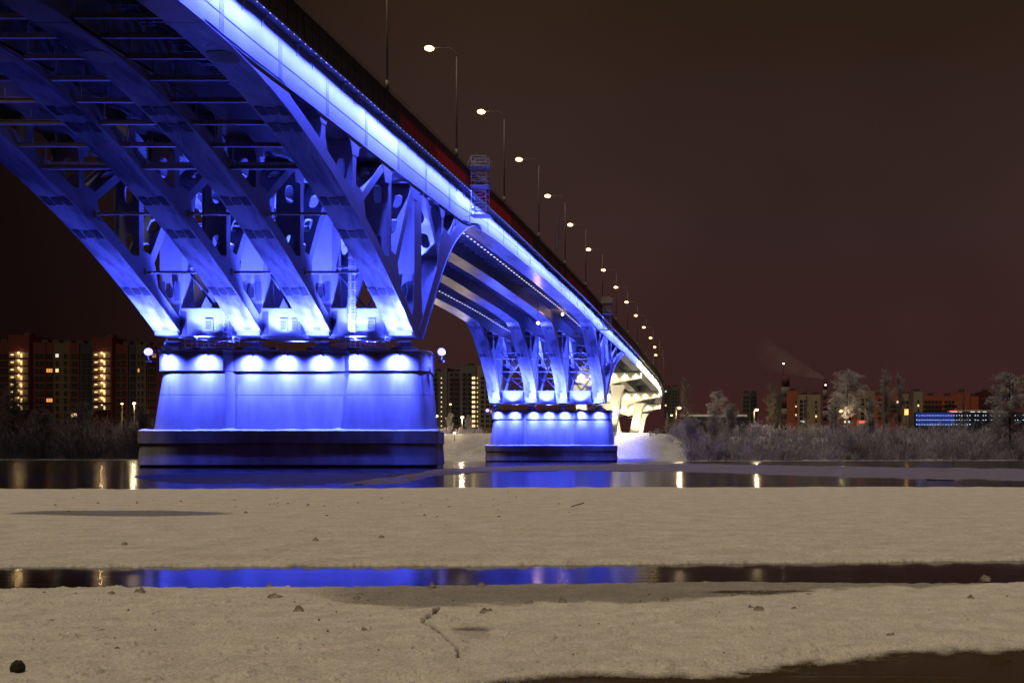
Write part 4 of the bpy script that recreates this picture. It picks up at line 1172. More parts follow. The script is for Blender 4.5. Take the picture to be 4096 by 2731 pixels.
# ================================================================== viaduct piers on the far bank
VP = [(330, 2428, 2485, 2561, 1498, 1488), (395, 2523, 2571, 2634, 1583, 1556), (455, 2588, 2620, 2650, 1641, 1616)]
ord_ = ['nearest', 'middle', 'farthest']
b = MB(); b.box((0, 0, 0), (.4, .3, .2)); vf_me = b.mesh('floodlight_head', [M['lampmetal']])
b = MB(); b.box((0, 0, 0), (.34, .24, .03)); vl_me = b.mesh('lens', [M['e_warm']])
for k, y in enumerate((330.0, 393.0, 448.0)):
    xr = -38.6 + dx(y); xl = -67.0 + dx(y); zt = gbot(y) - .6; xm = (xr + xl) / 2
    zg = float(bank_z(xm, y)) - .6
    o = thing('viaduct_pier', f'cream pier with slanted columns and floodlit crosshead, {ord_[k]} of three', 'pier', (xm, y, zg), 'cream viaduct piers on the far bank')
    Z = zt - zg; w = (xr - xl) / 2
    b = MB(); b.prism([(-w, Z), (w, Z), (w, Z - 1.6), (w * .62, Z - 2.7), (0, Z - 5.0), (-w * .62, Z - 2.7), (-w, Z - 1.6)], 1, -1.3, 1.3)
    b.box((0, 0, Z + .3), (2 * w - 2, 1.2, .6)); cr_ = b.build('crosshead', [M['viaduct']], o)
    for s in (-1, 1):
        b = MB(); n = 12; vs = []
        for j in range(n + 1):
            t_ = j / n; cx_ = s * (6.6 + (2.6 - 6.6) * 0 + (1 - t_) * -0.0) + s * (-2.6 * (1 - t_)); ww = 1.75 - .15 * t_
            if t_ > .85: ww += (t_ - .85) * 6
            for (dx__, dy__) in ((-ww, -1.1), (-ww + .5, -1.35), (ww - .5, -1.35), (ww, -1.1), (ww, 1.1), (-ww, 1.1)): vs.append((cx_ + dx__, dy__, (Z - 4.0) * t_))
        fs = [tuple(range(6))[::-1], tuple(n * 6 + q for q in range(6))] + [(j * 6 + q, j * 6 + (q + 1) % 6, (j + 1) * 6 + (q + 1) % 6, (j + 1) * 6 + q) for j in range(n) for q in range(6)]
        b.add(vs, fs); b.build('column', [M['viaduct']], o)
    b = MB(); b.box((0, 0, .3), (17, 4.2, .9)); b.build('footing', [M['viaduct']], o)
    nl = 8
    for i in range(nl):
        xx = -w + 1.6 + (2 * w - 3.2) * i / (nl - 1)
        put('floodlight_head', vf_me, cr_, (xx, -1.75, Z - .25)); put('lens', vl_me, cr_, (xx, -1.75, Z - .37))
        if k < 3: spot('lamp_beam', (xx, -2.0, Z - .4), (xx, -1.0, Z - 3.4), 1500, WARM, 120, 1, .2, o)
    for s in (-1, 1): spot('lamp_beam', (s * 6, -9, 1.2), (s * 5.5, 0, Z * .62), 19000, WARM, 80, 1, .4, o)
    spot('lamp_beam', (0, -4, 2.0), (0, -12, 30), 9000, WARM, 130, 1, .4, o)

# ================================================================== buildings
def bmat(name, c, n=.15): M[name] = mat(name, c, .8, noise=n, nscale=.15)
for nm, c in (('brick_red', (.11, .016, .014)), ('tan_dark', (.10, .07, .04)), ('tan_panel', (.40, .31, .19)), ('beige_panel', (.42, .34, .25)), ('grey_panel', (.20, .19, .19)), ('blue_panel', (.05, .055, .11)), ('roof_dark', (.10, .09, .09)), ('white_panel', (.55, .53, .50)), ('orange_brick', (.46, .13, .07)), ('balcony_wall', (.62, .48, .30))): bmat(nm, tuple(v * (1.0 if nm in ('orange_brick', 'beige_panel', 'brick_red', 'tan_dark') else .62) for v in c))
M['e_gallery'] = emitter('gallery_lamp_glow', (1.0, .66, .3), 5); WM = {}; WR = random.Random(21); M['win_dimlit'] = emitter('dim_window', (.8, .45, .25), .35)
def winmesh(w, h, m, pane=2):
    key = (round(w, 2), round(h, 2), m)
    if key not in WM:
        b = MB(); b.box((0, 0, 0), (w, .12, h), 0)
        for q in range(pane + 1): b.box((-w / 2 + w * q / pane, -.04, 0), (.10, .14, h + .1), 1)
        for q in (-1, 1): b.box((0, -.04, q * h / 2), (w + .1, .14, .10), 1)
        WM[key] = b.mesh('window', [M[m], M['grey_panel']])
    return WM[key]
def block(name, label, cat, parts, Y, group=None, depth=14, zb=None):
    """parts: list of (px0, px1, ytop, ybottom, material, dy)"""
    xc = XofP((parts[0][0] + parts[-1][1]) / 2, Y)
    z0 = float(bank_z(xc, Y)) - .8 if zb is None else zb
    o = thing(name, label, cat, (xc, Y, z0), group)
    for (a, c, yt, yb, m, dyy) in parts:
        x0, x1 = XofP(a, Y) - xc, XofP(c, Y) - xc; zt = ZofP(yt, Y) - z0; zb_ = (ZofP(yb, Y) - z0) if yb else 0
        b = MB(); b.box2((x0, dyy, zb_), (x1, depth, zt)); b.build('wall', [M[m]], o)
        if c - a > 25:
            b = MB(); xm = (x0 + x1) / 2; b.box((xm, depth * .4, zt + .9), (3.0, 3.0, 1.8)); b.bar((xm + 2.6, 1, zt), (xm + 2.6, 1, zt + 3.2), .12); b.box((xm - 2.5, 2, zt + .4), (.8, .8, .8)); b.build('roof_plant', [M['roof_dark']], o, fixn=False)['kind'] = 'stuff'
    return o, xc, z0
def windows(o, xc, z0, Y, pxs, pys, w, h, m='win', lit=None, dy=-.06, pane=2):
    lit = lit or {}
    for i, a in enumerate(pxs):
        for j, c in enumerate(pys):
            mm = lit.get((i, j), m)
            if mm is None: continue
            if mm == 'win' and WR.random() < .012: mm = WR.choice(['win_lit', 'win_orange', 'win_lit', 'win_dimlit'])
            put('window', winmesh(w, h, mm, pane), o, (XofP(a, Y) - xc, dy, ZofP(c, Y) - z0))
# left block of flats
YB = 470
fl = [1422 + 29.7 * k for k in range(12)]
parts = [(-60, 42, 1367, None, 'brick_red', 0), (42.2, 125.8, 1341, None, 'brick_red', -1.5), (126, 181, 1369, None, 'brick_red', 0), (181.2, 214.8, 1370, None, 'brick_red', .4), (215, 278, 1371, None, 'tan_dark', 0), (278.2, 317, 1372, None, 'brick_red', 0), (317.2, 376.8, 1374, None, 'blue_panel', .4),
         (377, 456, 1349, None, 'brick_red', -1.5), (456.2, 512, 1376, None, 'brick_red', 0), (512.2, 545, 1377, None, 'blue_panel', .4), (545.2, 584, 1378, None, 'tan_dark', 0), (584.2, 700, 1380, None, 'brick_red', .4)]
o, xc, z0 = block('apartment_block', 'long red and tan block of flats with lit stairwells on the left bank', 'building', parts, YB)
windows(o, xc, z0, YB, [150, 168], fl, 2.0, 1.7); windows(o, xc, z0, YB, [196], fl, 2.9, 1.8, lit={(0, 2): 'win_orange', (0, 6): 'win_orange'}, dy=.34, pane=3)
windows(o, xc, z0, YB, [229, 262], fl, 1.5, 1.7, lit={(0, 0): 'win_white', (0, 2): 'win_lit'}); windows(o, xc, z0, YB, [298], fl, 2.8, 1.7, pane=3)
windows(o, xc, z0, YB, [333, 352], fl, 2.0, 2.4, dy=.34, pane=3); windows(o, xc, z0, YB, [473, 495], fl, 2.0, 1.9); windows(o, xc, z0, YB, [530], fl, 2.2, 1.8, dy=.34)
windows(o, xc, z0, YB, [555, 570], fl, .9, 1.7, pane=1); windows(o, xc, z0, YB, [598, 615], fl, 2.0, 1.8, dy=.34); windows(o, xc, z0, YB, [5, 25], fl, 2.0, 1.7)
for (xa, xb) in ((46, 122), (380, 450)):
    for j, fy in enumerate(fl[:8]):
        xa_, xb_ = XofP(xa, YB) - xc, XofP(xb, YB) - xc; zf = ZofP(fy + 9, YB) - z0
        b = MB(); b.box2((xa_, -1.56, zf), (xb_, -1.50, zf + 2.5), 0)
        b.box2((xa_, -2.5, zf - .15), (xb_, -1.57, zf + .02), 1); 
        for q in (.35, .75): b.box2((xa_, -2.5, zf + q), (xb_, -2.44, zf + q + .1), 1)
        b.box2(((xa_ + xb_) / 2 + 1.0, -1.62, zf + .1), ((xa_ + xb_) / 2 + 1.7, -1.57, zf + 1.7), 2); b.box2((xa_ + .8, -1.62, zf + 1.0), (xa_ + 2.2, -1.57, zf + 1.6), 2)
        g = b.build('stair_gallery', [M['balcony_wall'], M['grey_panel'], M['win_lit']], o, fixn=False)
        bb = MB(); bb.ball((0, 0, 0), .22, 8, 6); bb.build('lamp', [M['e_gallery']], g, ((xa_ + xb_) / 2 + .3, -1.9, zf + 2.2))
        if j < 7: point('gallery_light', ((xa_ + xb_) / 2 + .3, -2.15, zf + 2.1), 260, (1, .66, .30), .2, o)
# block between the piers
YC = 600
fl2 = [1512 + 19.1 * k for k in range(11)]
parts = [(1700, 1775, 1485, None, 'grey_panel', 0), (1775.3, 1790, 1470, None, 'grey_panel', -.6), (1790.3, 1842, 1486, None, 'grey_panel', 0), (1842.3, 1905, 1462, None, 'grey_panel', -.8), (1905.3, 1990, 1463, None, 'tan_panel', 0)]
o, xc, z0 = block('apartment_block', 'tall grey block of flats with two lit stair columns, seen between the piers', 'building', parts, YC)
windows(o, xc, z0, YC, [1720, 1742, 1808, 1828, 1860, 1880], [1500 + 19.1 * k for k in range(11)], 2.3, 1.9, dy=-.9, pane=2)
windows(o, xc, z0, YC, [1896], fl2, 2.0, 1.6, m='win_lit', dy=-.9); windows(o, xc, z0, YC, [1766], fl2, .8, .8, m='win_lit', pane=1); windows(o, xc, z0, YC, [1910], fl2, .7, .9, m='win_lit', pane=1)
windows(o, xc, z0, YC, [1930, 1950, 1968], fl2, 2.0, 1.7)
# right-hand blocks
YR = 560
o, xc, z0 = block('apartment_block', 'dark red and beige apartment block left of the tall weeping birch', 'building', [(3150, 3191, 1563, None, 'orange_brick', 0), (3191.3, 3247, 1578, None, 'beige_panel', 0), (3247.3, 3281, 1578, None, 'beige_panel', -.8)], YR)
windows(o, xc, z0, YR, [3205, 3222], [1605 + 17 * k for k in range(6)], 1.7, 1.5); windows(o, xc, z0, YR, [3264], [1608 + 19 * k for k in range(5)], 1.0, 1.3, lit={(0, 3): 'win_lit'}, dy=-.86); windows(o, xc, z0, YR, [3209, 3222, 3262], [1686], 2.2, 1.0, m='win_white'); windows(o, xc, z0, YR, [3184], [1608 + 17 * k for k in range(5)], .9, 1.1, lit={(0, 1): 'win_lit', (0, 3): 'win_lit'})
o, xc, z0 = block('apartment_block', 'dim dark apartment block behind the bare tree, left of the red one', 'building', [(2968, 3000, 1573, None, 'grey_panel', 0), (3000.3, 3028, 1573, None, 'roof_dark', .5), (3080, 3126, 1577, None, 'grey_panel', 2)], 620)
windows(o, xc, z0, 620, [2978, 2990, 3010, 3020], [1590 + 17 * k for k in range(7)], 1.6, 1.5)
o, xc, z0 = block('apartment_block', 'orange lit apartment block glimpsed behind the birch trunks', 'building', [(3380, 3430, 1578, None, 'orange_brick', 0), (3430.3, 3500, 1563, None, 'beige_panel', 0), (3500.3, 3548, 1580, None, 'orange_brick', 0)], YR)
windows(o, xc, z0, YR, [3400, 3450, 3470, 3520], [1600 + 18 * k for k in range(5)], 1.7, 1.5)
parts = [(3552, 3602, 1563, None, 'orange_brick', 0), (3602.3, 3654, 1575, None, 'beige_panel', .6), (3654.3, 3690, 1566, None, 'beige_panel', -1), (3690.3, 3768, 1582, None, 'orange_brick', .3), (3768.3, 3828, 1583, None, 'orange_brick', 0), (3828.3, 3878, 1569, None, 'orange_brick', -.8), (3878.3, 3915, 1585, None, 'orange_brick', .3), (3915.3, 3980, 1567, None, 'brick_red', -.8)]
o, xc, z0 = block('apartment_block', 'long stepped orange and cream apartment block at the right behind the blue lights', 'building', parts, YR)
windows(o, xc, z0, YR, [3563, 3577, 3591, 3703, 3717, 3731, 3745, 3759, 3783, 3797, 3811, 3935, 3955], [1608, 1627, 1645], 1.6, 1.3, dy=-.86)
windows(o, xc, z0, YR, [3614, 3628, 3642], [1608, 1627, 1645], 1.5, 1.3, dy=.54); windows(o, xc, z0, YR, [3672], [1605, 1622, 1640], 1.0, 1.3, dy=-1.06, lit={(0, 1): 'win_lit'})
for (a, c) in ((3692, 3766), (3770, 3826), (3556, 3600)):
    for yy in (1615, 1634): 
        b = MB(); b.box2((XofP(a, YR) - xc, -.5, ZofP(yy + 4, YR) - z0), (XofP(c, YR) - xc, -.0, ZofP(yy - 1, YR) - z0)); b.build('balcony', [M['beige_panel']], o)
# far high-rise to the right of the bridge end
o, xc, z0 = block('apartment_block', 'tall dim blue-grey tower just right of the bridge end', 'building', [(2655, 2685, 1549, None, 'roof_dark', 0), (2685.3, 2712, 1545, None, 'grey_panel', .4)], 900)
windows(o, xc, z0, 900, [2663, 2672, 2693, 2704], [1565 + 14 * k for k in range(9)], 1.5, 1.5, lit={(0, 0): 'win_white', (0, 4): 'win_lit'})
# pale pavilion under a white roof slab
YP_ = 385
o, xc, z0 = block('pavilion', 'low dark blue pavilion with a thin snow-white roof slab among the trees', 'building', [(2738, 2818, 1666, None, 'blue_panel', 0), (2818.3, 2900, 1666, None, 'grey_panel', 1.5), (2900.3, 2978, 1666, None, 'blue_panel', 0)], YP_, depth=8)
b = MB(); b.box2((XofP(2722, YP_) - xc, -1.2, ZofP(1665.5, YP_) - z0), (XofP(2988, YP_) - xc, 9, ZofP(1658, YP_) - z0)); b.build('roof', [M['snow']], o)
# round glass hall with lit band
YH = 470
o = thing('round_hall', 'low round hall with a bright white glazed band and a red neon edge', 'building', (XofP(3905, YH), YH + 8, float(bank_z(XofP(3905, YH), YH)) - .5))
z0 = o.location.z; b = MB(); b.prism([(11.2 * math.cos(a), 7 * math.sin(a)) for a in np.linspace(0, 2 * math.pi, 40)[:-1]], 2, 0, ZofP(1662, YH) - z0); b.build('wall', [M['grey_panel']], o)
for k in range(12):
    a = math.pi + math.pi * (k + .5) / 12; b = MB(); b.box((0, 0, 0), (2.0 if k % 3 else 1.2, .12, 1.6))
    w = b.build('window', [M['win_white'] if k % 4 else M['win']], o, (11.3 * math.cos(a), 7.1 * math.sin(a), ZofP(1652, YH) - z0)); w.rotation_euler = (0, 0, math.atan2(7 * math.cos(a), -11 * math.sin(a)) )
b = MB(); b.prism([(12.0 * math.cos(a), 7.6 * math.sin(a)) for a in np.linspace(0, 2 * math.pi, 40)[:-1]], 2, ZofP(1645, YH) - z0, ZofP(1639, YH) - z0); b.build('roof', [M['snow']], o)
M['e_red'] = emitter('red_neon', (1.0, .08, .05), 2.0)
b = MB(); b.box((-9.5, -5.2, ZofP(1643, YH) - z0), (5.2, .2, .35)); b.build('neon_edge', [M['e_red']], o)
# blue light-dotted facade
M['e_dot'] = emitter('facade_dot_glow', (.55, .75, 1.0), 7)
YF = 440
xa, xb = XofP(3662, YF), XofP(4130, YF); z0 = float(bank_z(xa, YF)) - .5
o = thing('light_wall', 'long low dark wall studded with rows of blue-white light dots', 'building', (xa, YF, z0))
b = MB(); b.box2((0, 0, 0), (xb - xa, 5, ZofP(1648, YF) - z0)); b.build('wall', [M['blue_panel']], o)
M['e_bluehaze'] = mat('blue_lit_panel', (.05, .08, .4), .5, emit=(.02, .07, .7), estr=.16)
b = MB(); b.box2((.2, -.1, ZofP(1702, YF) - z0), (17, -.05, ZofP(1650, YF) - z0)); b.build('lit_panel', [M['e_bluehaze']], o)
b = MB(); b.ball((0, 0, 0), .10, 6, 4); dme = b.mesh('light_dot', [M['e_dot']])
for j, yy in enumerate((1661, 1679, 1697)):
    for k in range(42):
        if j == 2 and k > 20: continue
        if k > 20 and (k * 7 + j * 3) % 3 == 0: continue
        put('light_dot', dme, o, (.5 + k * 1.17, -.22, ZofP(yy + (k % 2) * .8, YF) - z0))
# stele and orange sign
x = XofP(3643, 430); z0 = float(bank_z(x, 430)) - .4; b = MB(); zt = ZofP(1553, 430) - z0
b.prism([(-.95, 0), (.95, 0), (.95, zt), (.3, zt), (-.6, zt - 1.6), (-.95, zt - 3.4)], 1, -.4, .4); tag(b.build('stele', [M['grey_panel']], None, (x, 430, z0)), 'tall grey slanted-top stele behind the orange sign', 'monument')
M['e_orange'] = emitter('orange_sign_glow', (1.0, .30, .04), 3.2); M['e_yellow'] = emitter('yellow_sign_glow', (1.0, .62, .15), 4.0)
x = XofP(3625, 425); z0 = float(bank_z(x, 425)) - .3
o = thing('lit_sign', 'glowing orange upright sign board near the stele', 'sign', (x, 425, z0)); zc = ZofP(1647, 425) - z0
b = MB(); b.box((0, 0, zc), (1.7, .3, 2.5), 0); b.box((0, -.16, zc), (1.1, .04, 1.7), 1); b.build('board', [M['e_orange'], M['e_yellow']], o); b = MB(); b.bar((0, 0, 0), (0, 0, zc - 1.2), .3); b.build('post', [M['pole']], o)
x = XofP(3448, 430); z0 = float(bank_z(x, 430)) - .3; o = thing('lit_sign', 'small red lit shop sign low behind the birch', 'sign', (x, 430, z0)); zc = ZofP(1687, 430) - z0
b = MB(); b.box((0, 0, zc), (2.6, .2, 1.0)); b.build('board', [M['e_red']], o); b = MB(); b.bar((-1, 0, 0), (-1, 0, zc), .15); b.bar((1, 0, 0), (1, 0, zc), .15); b.build('post', [M['pole']], o)
x = XofP(3388, 430); o = thing('lit_sign', 'small white lit shop sign left of the red one', 'sign', (x, 430, z0)); b = MB(); b.box((0, 0, zc), (2.4, .2, .8)); b.build('board', [M['win_white']], o); b = MB(); b.bar((0, 0, 0), (0, 0, zc), .2); b.build('post', [M['pole']], o)
# chimneys
M['ch_red'] = mat('chimney_red', (.08, .02, .02), .8); M['ch_white'] = mat('chimney_white', (.16, .14, .14), .8)
def chimney(px_, yt, r, Y, label, mast=None):
    x = XofP(px_, Y); z0 = 6.0; o = thing('chimney', label, 'chimney', (x, Y, z0), 'power station chimneys'); Ht = ZofP(yt, Y) - z0
    n = 7
    for k in range(n):
        b = MB(); b.tube([(0, 0, Ht * k / n), (0, 0, Ht * (k + 1) / n)], [r * (1.25 - .25 * k / n), r * (1.25 - .25 * (k + 1) / n)], 20); b.build('band', [M['ch_red'] if k % 2 == 0 else M['ch_white']], o)
    if mast: b = MB(); zt = ZofP(mast, Y) - z0; b.bar((-r * .5, 0, Ht), (-r * .5, 0, zt), .35); b.build('mast', [M['ch_red']], o); b = MB(); b.ball((-r * .5, 0, zt), .6, 8, 6); b.build('beacon', [M['e_bulb2']], o)
    else: b = MB(); b.ball((r * .2, -r * 1.1, Ht * .92), .6, 8, 6); b.build('beacon', [M['e_bulb2']], o)
M['e_bulb2'] = emitter('beacon_glow', (1, .95, .9), 12)
chimney(3142, 1505, 3.6, 900, 'wide banded chimney with a thin mast and beacon', 1454)
chimney(3300, 1517, 1.9, 1000, 'narrow banded chimney left of the weeping birch, giving off smoke')
# smoke drifting left from the narrow chimney
m = bpy.data.materials.new('smoke'); m.use_nodes = True; nt = m.node_tree; nt.nodes.clear()
so = nt.nodes.new('ShaderNodeOutputMaterial'); sv = nt.nodes.new('ShaderNodeVolumePrincipled'); nt.links.new(sv.outputs[0], so.inputs['Volume'])
sv.inputs['Color'].default_value = (.9, .8, .75, 1); sv.inputs['Emission Color'].default_value = (1, .55, .42, 1)
sv.inputs['Emission Strength'].default_value = 1.0
tcn = nt.nodes.new('ShaderNodeNewGeometry'); spx = nt.nodes.new('ShaderNodeSeparateXYZ'); nt.links.new(tcn.outputs['Position'], spx.inputs[0])
mr_ = nt.nodes.new('ShaderNodeMapRange'); mr_.inputs['From Min'].default_value = XofP(2990, 1000); mr_.inputs['From Max'].default_value = XofP(3290, 1000); mr_.inputs['To Min'].default_value = 0; mr_.inputs['To Max'].default_value = 1
nt.links.new(spx.outputs['X'], mr_.inputs['Value'])
pw_ = nt.nodes.new('ShaderNodeMath'); pw_.operation = 'POWER'; pw_.inputs[1].default_value = 2.2; nt.links.new(mr_.outputs[0], pw_.inputs[0])
ns_ = nt.nodes.new('ShaderNodeTexNoise'); ns_.inputs['Scale'].default_value = .035; ns_.inputs['Detail'].default_value = 3; nt.links.new(tcn.outputs['Position'], ns_.inputs['Vector'])
ms_ = nt.nodes.new('ShaderNodeMapRange'); ms_.inputs['From Min'].default_value = .35; ms_.inputs['From Max'].default_value = .7; nt.links.new(ns_.outputs['Fac'], ms_.inputs['Value'])
mm_ = nt.nodes.new('ShaderNodeMath'); mm_.operation = 'MULTIPLY'; nt.links.new(pw_.outputs[0], mm_.inputs[0]); nt.links.new(ms_.outputs[0], mm_.inputs[1])
m1_ = nt.nodes.new('ShaderNodeMath'); m1_.operation = 'MULTIPLY'; m1_.inputs[1].default_value = .05; nt.links.new(mm_.outputs[0], m1_.inputs[0]); nt.links.new(m1_.outputs[0], sv.inputs['Density'])
m2_ = nt.nodes.new('ShaderNodeMath'); m2_.operation = 'MULTIPLY'; m2_.inputs[1].default_value = .003; nt.links.new(mm_.outputs[0], m2_.inputs[0]); nt.links.new(m2_.outputs[0], sv.inputs['Emission Strength'])
b = MB(); p0 = P(3296, 1512, 1000); 
b.tube([p0, P(3240, 1492, 1000), P(3160, 1462, 1000), P(3060, 1425, 1000), P(2960, 1380, 1000)], [1.5, 5, 10, 17, 24], 16)
tag(b.build('smoke', [m], fixn=False), 'faint pale smoke plume drifting left from the narrow chimney', 'smoke', kind='stuff')

# ================================================================== shore lamps
def shore_lamp(px_, py_, Y, label, r=.42, arm=0.0, m='e_street', pw=0):
    x, y, z = P(px_, py_, Y); zg = float(bank_z(x, y)) - .3
    o = thing('street_lamp', label, 'street lamp', (x + arm, y, zg), 'street lamps on the far bank')
    Hh = max(2.0, z - zg); b = MB(); b.tube([(0, 0, 0), (0, 0, Hh + (.4 if arm else 0))], [.12, .07], 6)
    if arm: b.tube([(0, 0, Hh + .4), (-arm, 0, Hh + .15)], .05, 5)
    b.build('post', [M['pole']], o); b = MB(); b.box((-arm, 0, Hh + .18), (.8, .35, .14)); b.build('lamp_head', [M['lampmetal']], o)
    b = MB(); b.ball((-arm, 0, Hh - .05), r, 10, 8, 0, (1.3, 1, .8)); b.build('lens', [M[m]], o)
    if pw: point('lamp_light', (-arm, -.6, Hh - .5), pw, (1, .74, .4), .4, o)
for a in ((1745, 1663, 330, 'bright warm street lamp just right of the near pier', .5, 0, 'e_street', 3000), (1849, 1668, 335, 'bright warm street lamp midway between the two piers', .45, 0, 'e_street', 3000),
          (1802, 1616, 420, 'smaller warm street lamp high between the two piers', .35), (1818, 1730, 322, 'low orange garden lamp on the bank between the piers', .3, 0, 'e_warm'),
          (2718, 1630, 345, 'warm street lamp with an arm by the bare tall tree', .42, -1.2, 'e_street', 4000), (2686, 1660, 380, 'small warm street lamp left of the armed one', .3, .8),
          (2752, 1650, 400, 'small faint street lamp at the pavilion roof corner', .22), (3027, 1638, 350, 'warm street lamp right of the pavilion', .45, -.9, 'e_street', 3000),
          (3364, 1643, 360, 'warm street lamp in front of the weeping birch', .42, -.8, 'e_street', 2500), (488, 1614, 440, 'warm lamp above the bushes on the left bank', .4), (537, 1612, 440, 'brighter warm lamp nearest the left end of the pier', .5, 0, 'e_street', 5000),
          (3430, 1697, 355, 'tiny red lamp low in the bushes at the right', .15, 0, 'e_red'), (2125, 1640, 440, 'small white lamp seen under the far pier legs', .3)):
    shore_lamp(*a)

# ================================================================== trees and bushes
M['twig'] = mat('frosted_twigs', (.55, .54, .58), .8, noise=.35, nscale=.5)
M['twig_warm'] = mat('bare_twigs', (.30, .25, .20), .8, noise=.3, nscale=.5)
M['bark'] = mat('dark_bark', (.05, .045, .045), .9)
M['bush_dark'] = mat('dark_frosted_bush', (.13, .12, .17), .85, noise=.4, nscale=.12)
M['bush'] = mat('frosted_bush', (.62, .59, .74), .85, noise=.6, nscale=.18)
def tri_mesh(name, segs, mt):
    """segs: array (n, 8): p0, p1, w0, w1 -> thin blades"""
    a = np.array(segs, dtype=np.float64); p0 = a[:, :3]; p1 = a[:, 3:6]; d = p1 - p0
    rnd = RNG.normal(size=d.shape); rnd[:, 1] *= .3; s = np.cross(d, rnd); s[:, 1] *= .5; s /= (np.linalg.norm(s, axis=1, keepdims=True) + 1e-9)
    w0 = a[:, 6:7]; w1 = a[:, 7:8]
    v = np.stack([p0 - s * w0, p0 + s * w0, p1 + s * w1, p1 - s * w1], 1).reshape(-1, 3)
    n = len(a); me = bpy.data.meshes.new(name); me.vertices.add(n * 4); me.vertices.foreach_set('co', v.astype(np.float32).ravel())
    me.loops.add(n * 4); me.loops.foreach_set('vertex_index', np.arange(n * 4, dtype=np.int32))
    me.polygons.add(n); me.polygons.foreach_set('loop_start', np.arange(0, n * 4, 4, dtype=np.int32)); me.update(calc_edges=True); me.materials.append(mt)
    return me
def grow(h, spread, style, seed):
    r = random.Random(seed); tr = MB(); tw = []
    lean = r.uniform(-.04, .04); pts = []; n = 9
    for k in range(n + 1): pts.append(Vector((lean * h * k / n + r.uniform(-.1, .1), r.uniform(-.1, .1), h * .93 * k / n)))
    tr.tube(pts, [max(.03, .016 * h * (1 - k / n) ** .8 + .02) for k in range(n + 1)], 6)
    nl = {'birch': 70, 'bare': 54, 'cone': 60, 'weep': 76}[style]
    for i in range(nl):
        t = .16 + .80 * i / nl if style != 'weep' else .30 + .66 * i / nl
        base = pts[0].lerp(pts[-1], t); az = r.uniform(0, 6.283)
        if style == 'cone': L = spread * (1.02 - t) * r.uniform(.7, 1.1); up = .35
        elif style == 'bare': L = spread * math.sin(min(1, (1.12 - t) * 1.35) * 1.5) * r.uniform(.6, 1.05); up = 1.0
        elif style == 'weep': L = spread * (math.sin(math.pi * min(1, (t - .2) * 1.1)) * .8 + .25) * r.uniform(.55, 1.1); up = .75
        else: L = spread * math.sin(math.pi * min(.98, t * .9 + .1)) * r.uniform(.5, 1.1); up = .9
        d = Vector((math.cos(az), math.sin(az) * .8, up)).normalized(); p = base.copy(); m_ = 5; prev = p.copy()
        for q in range(m_):
            d = (d + Vector((r.uniform(-.25, .25), r.uniform(-.25, .25), (.10 if style != 'weep' else -.16)))).normalized(); p = prev + d * L / m_
            tw.append((*prev, *p, .0035 * h * (1 - q / m_) + .015, .0035 * h * (1 - (q + 1) / m_) + .012))
            for s in range(9 if q else 4):
                f = r.random(); sp = prev.lerp(p, f); dd = (d * .5 + Vector((r.uniform(-1, 1), r.uniform(-1, 1), r.uniform(-.3, .9) if style != 'weep' else r.uniform(-1.6, .3)))).normalized(); l = L * r.uniform(.12, .30)
                e = sp + dd * l; tw.append((*sp, *e, .028, .02))
                for u in range(5):
                    g = sp.lerp(e, r.random()); d3 = (dd + Vector((r.uniform(-1, 1), r.uniform(-1, 1), r.uniform(-.8, .8) if style != 'weep' else r.uniform(-2.2, 0)))).normalized(); l3 = l * r.uniform(.3, .7)
                    tw.append((*g, *(g + d3 * l3), .045 if style != 'bare' else .024, .015))
            prev = p
    return tr, tw
def tree(px_, ytop, Y, half, style, label, seed, mt='twig', name='tree'):
    x = XofP(px_, Y); zg = float(bank_z(x, Y)) - .2; h = ZofP(ytop, Y) - zg; sp = half * Y / F
    tr, tw = grow(h, sp, style, seed)
    o = thing(name, label, 'tree', (x, Y, zg), 'frosted trees on the far bank'); tr.build('trunk', [M['bark']], o, fixn=False)
    put('crown', tri_mesh('crown', tw, M[mt]), o)
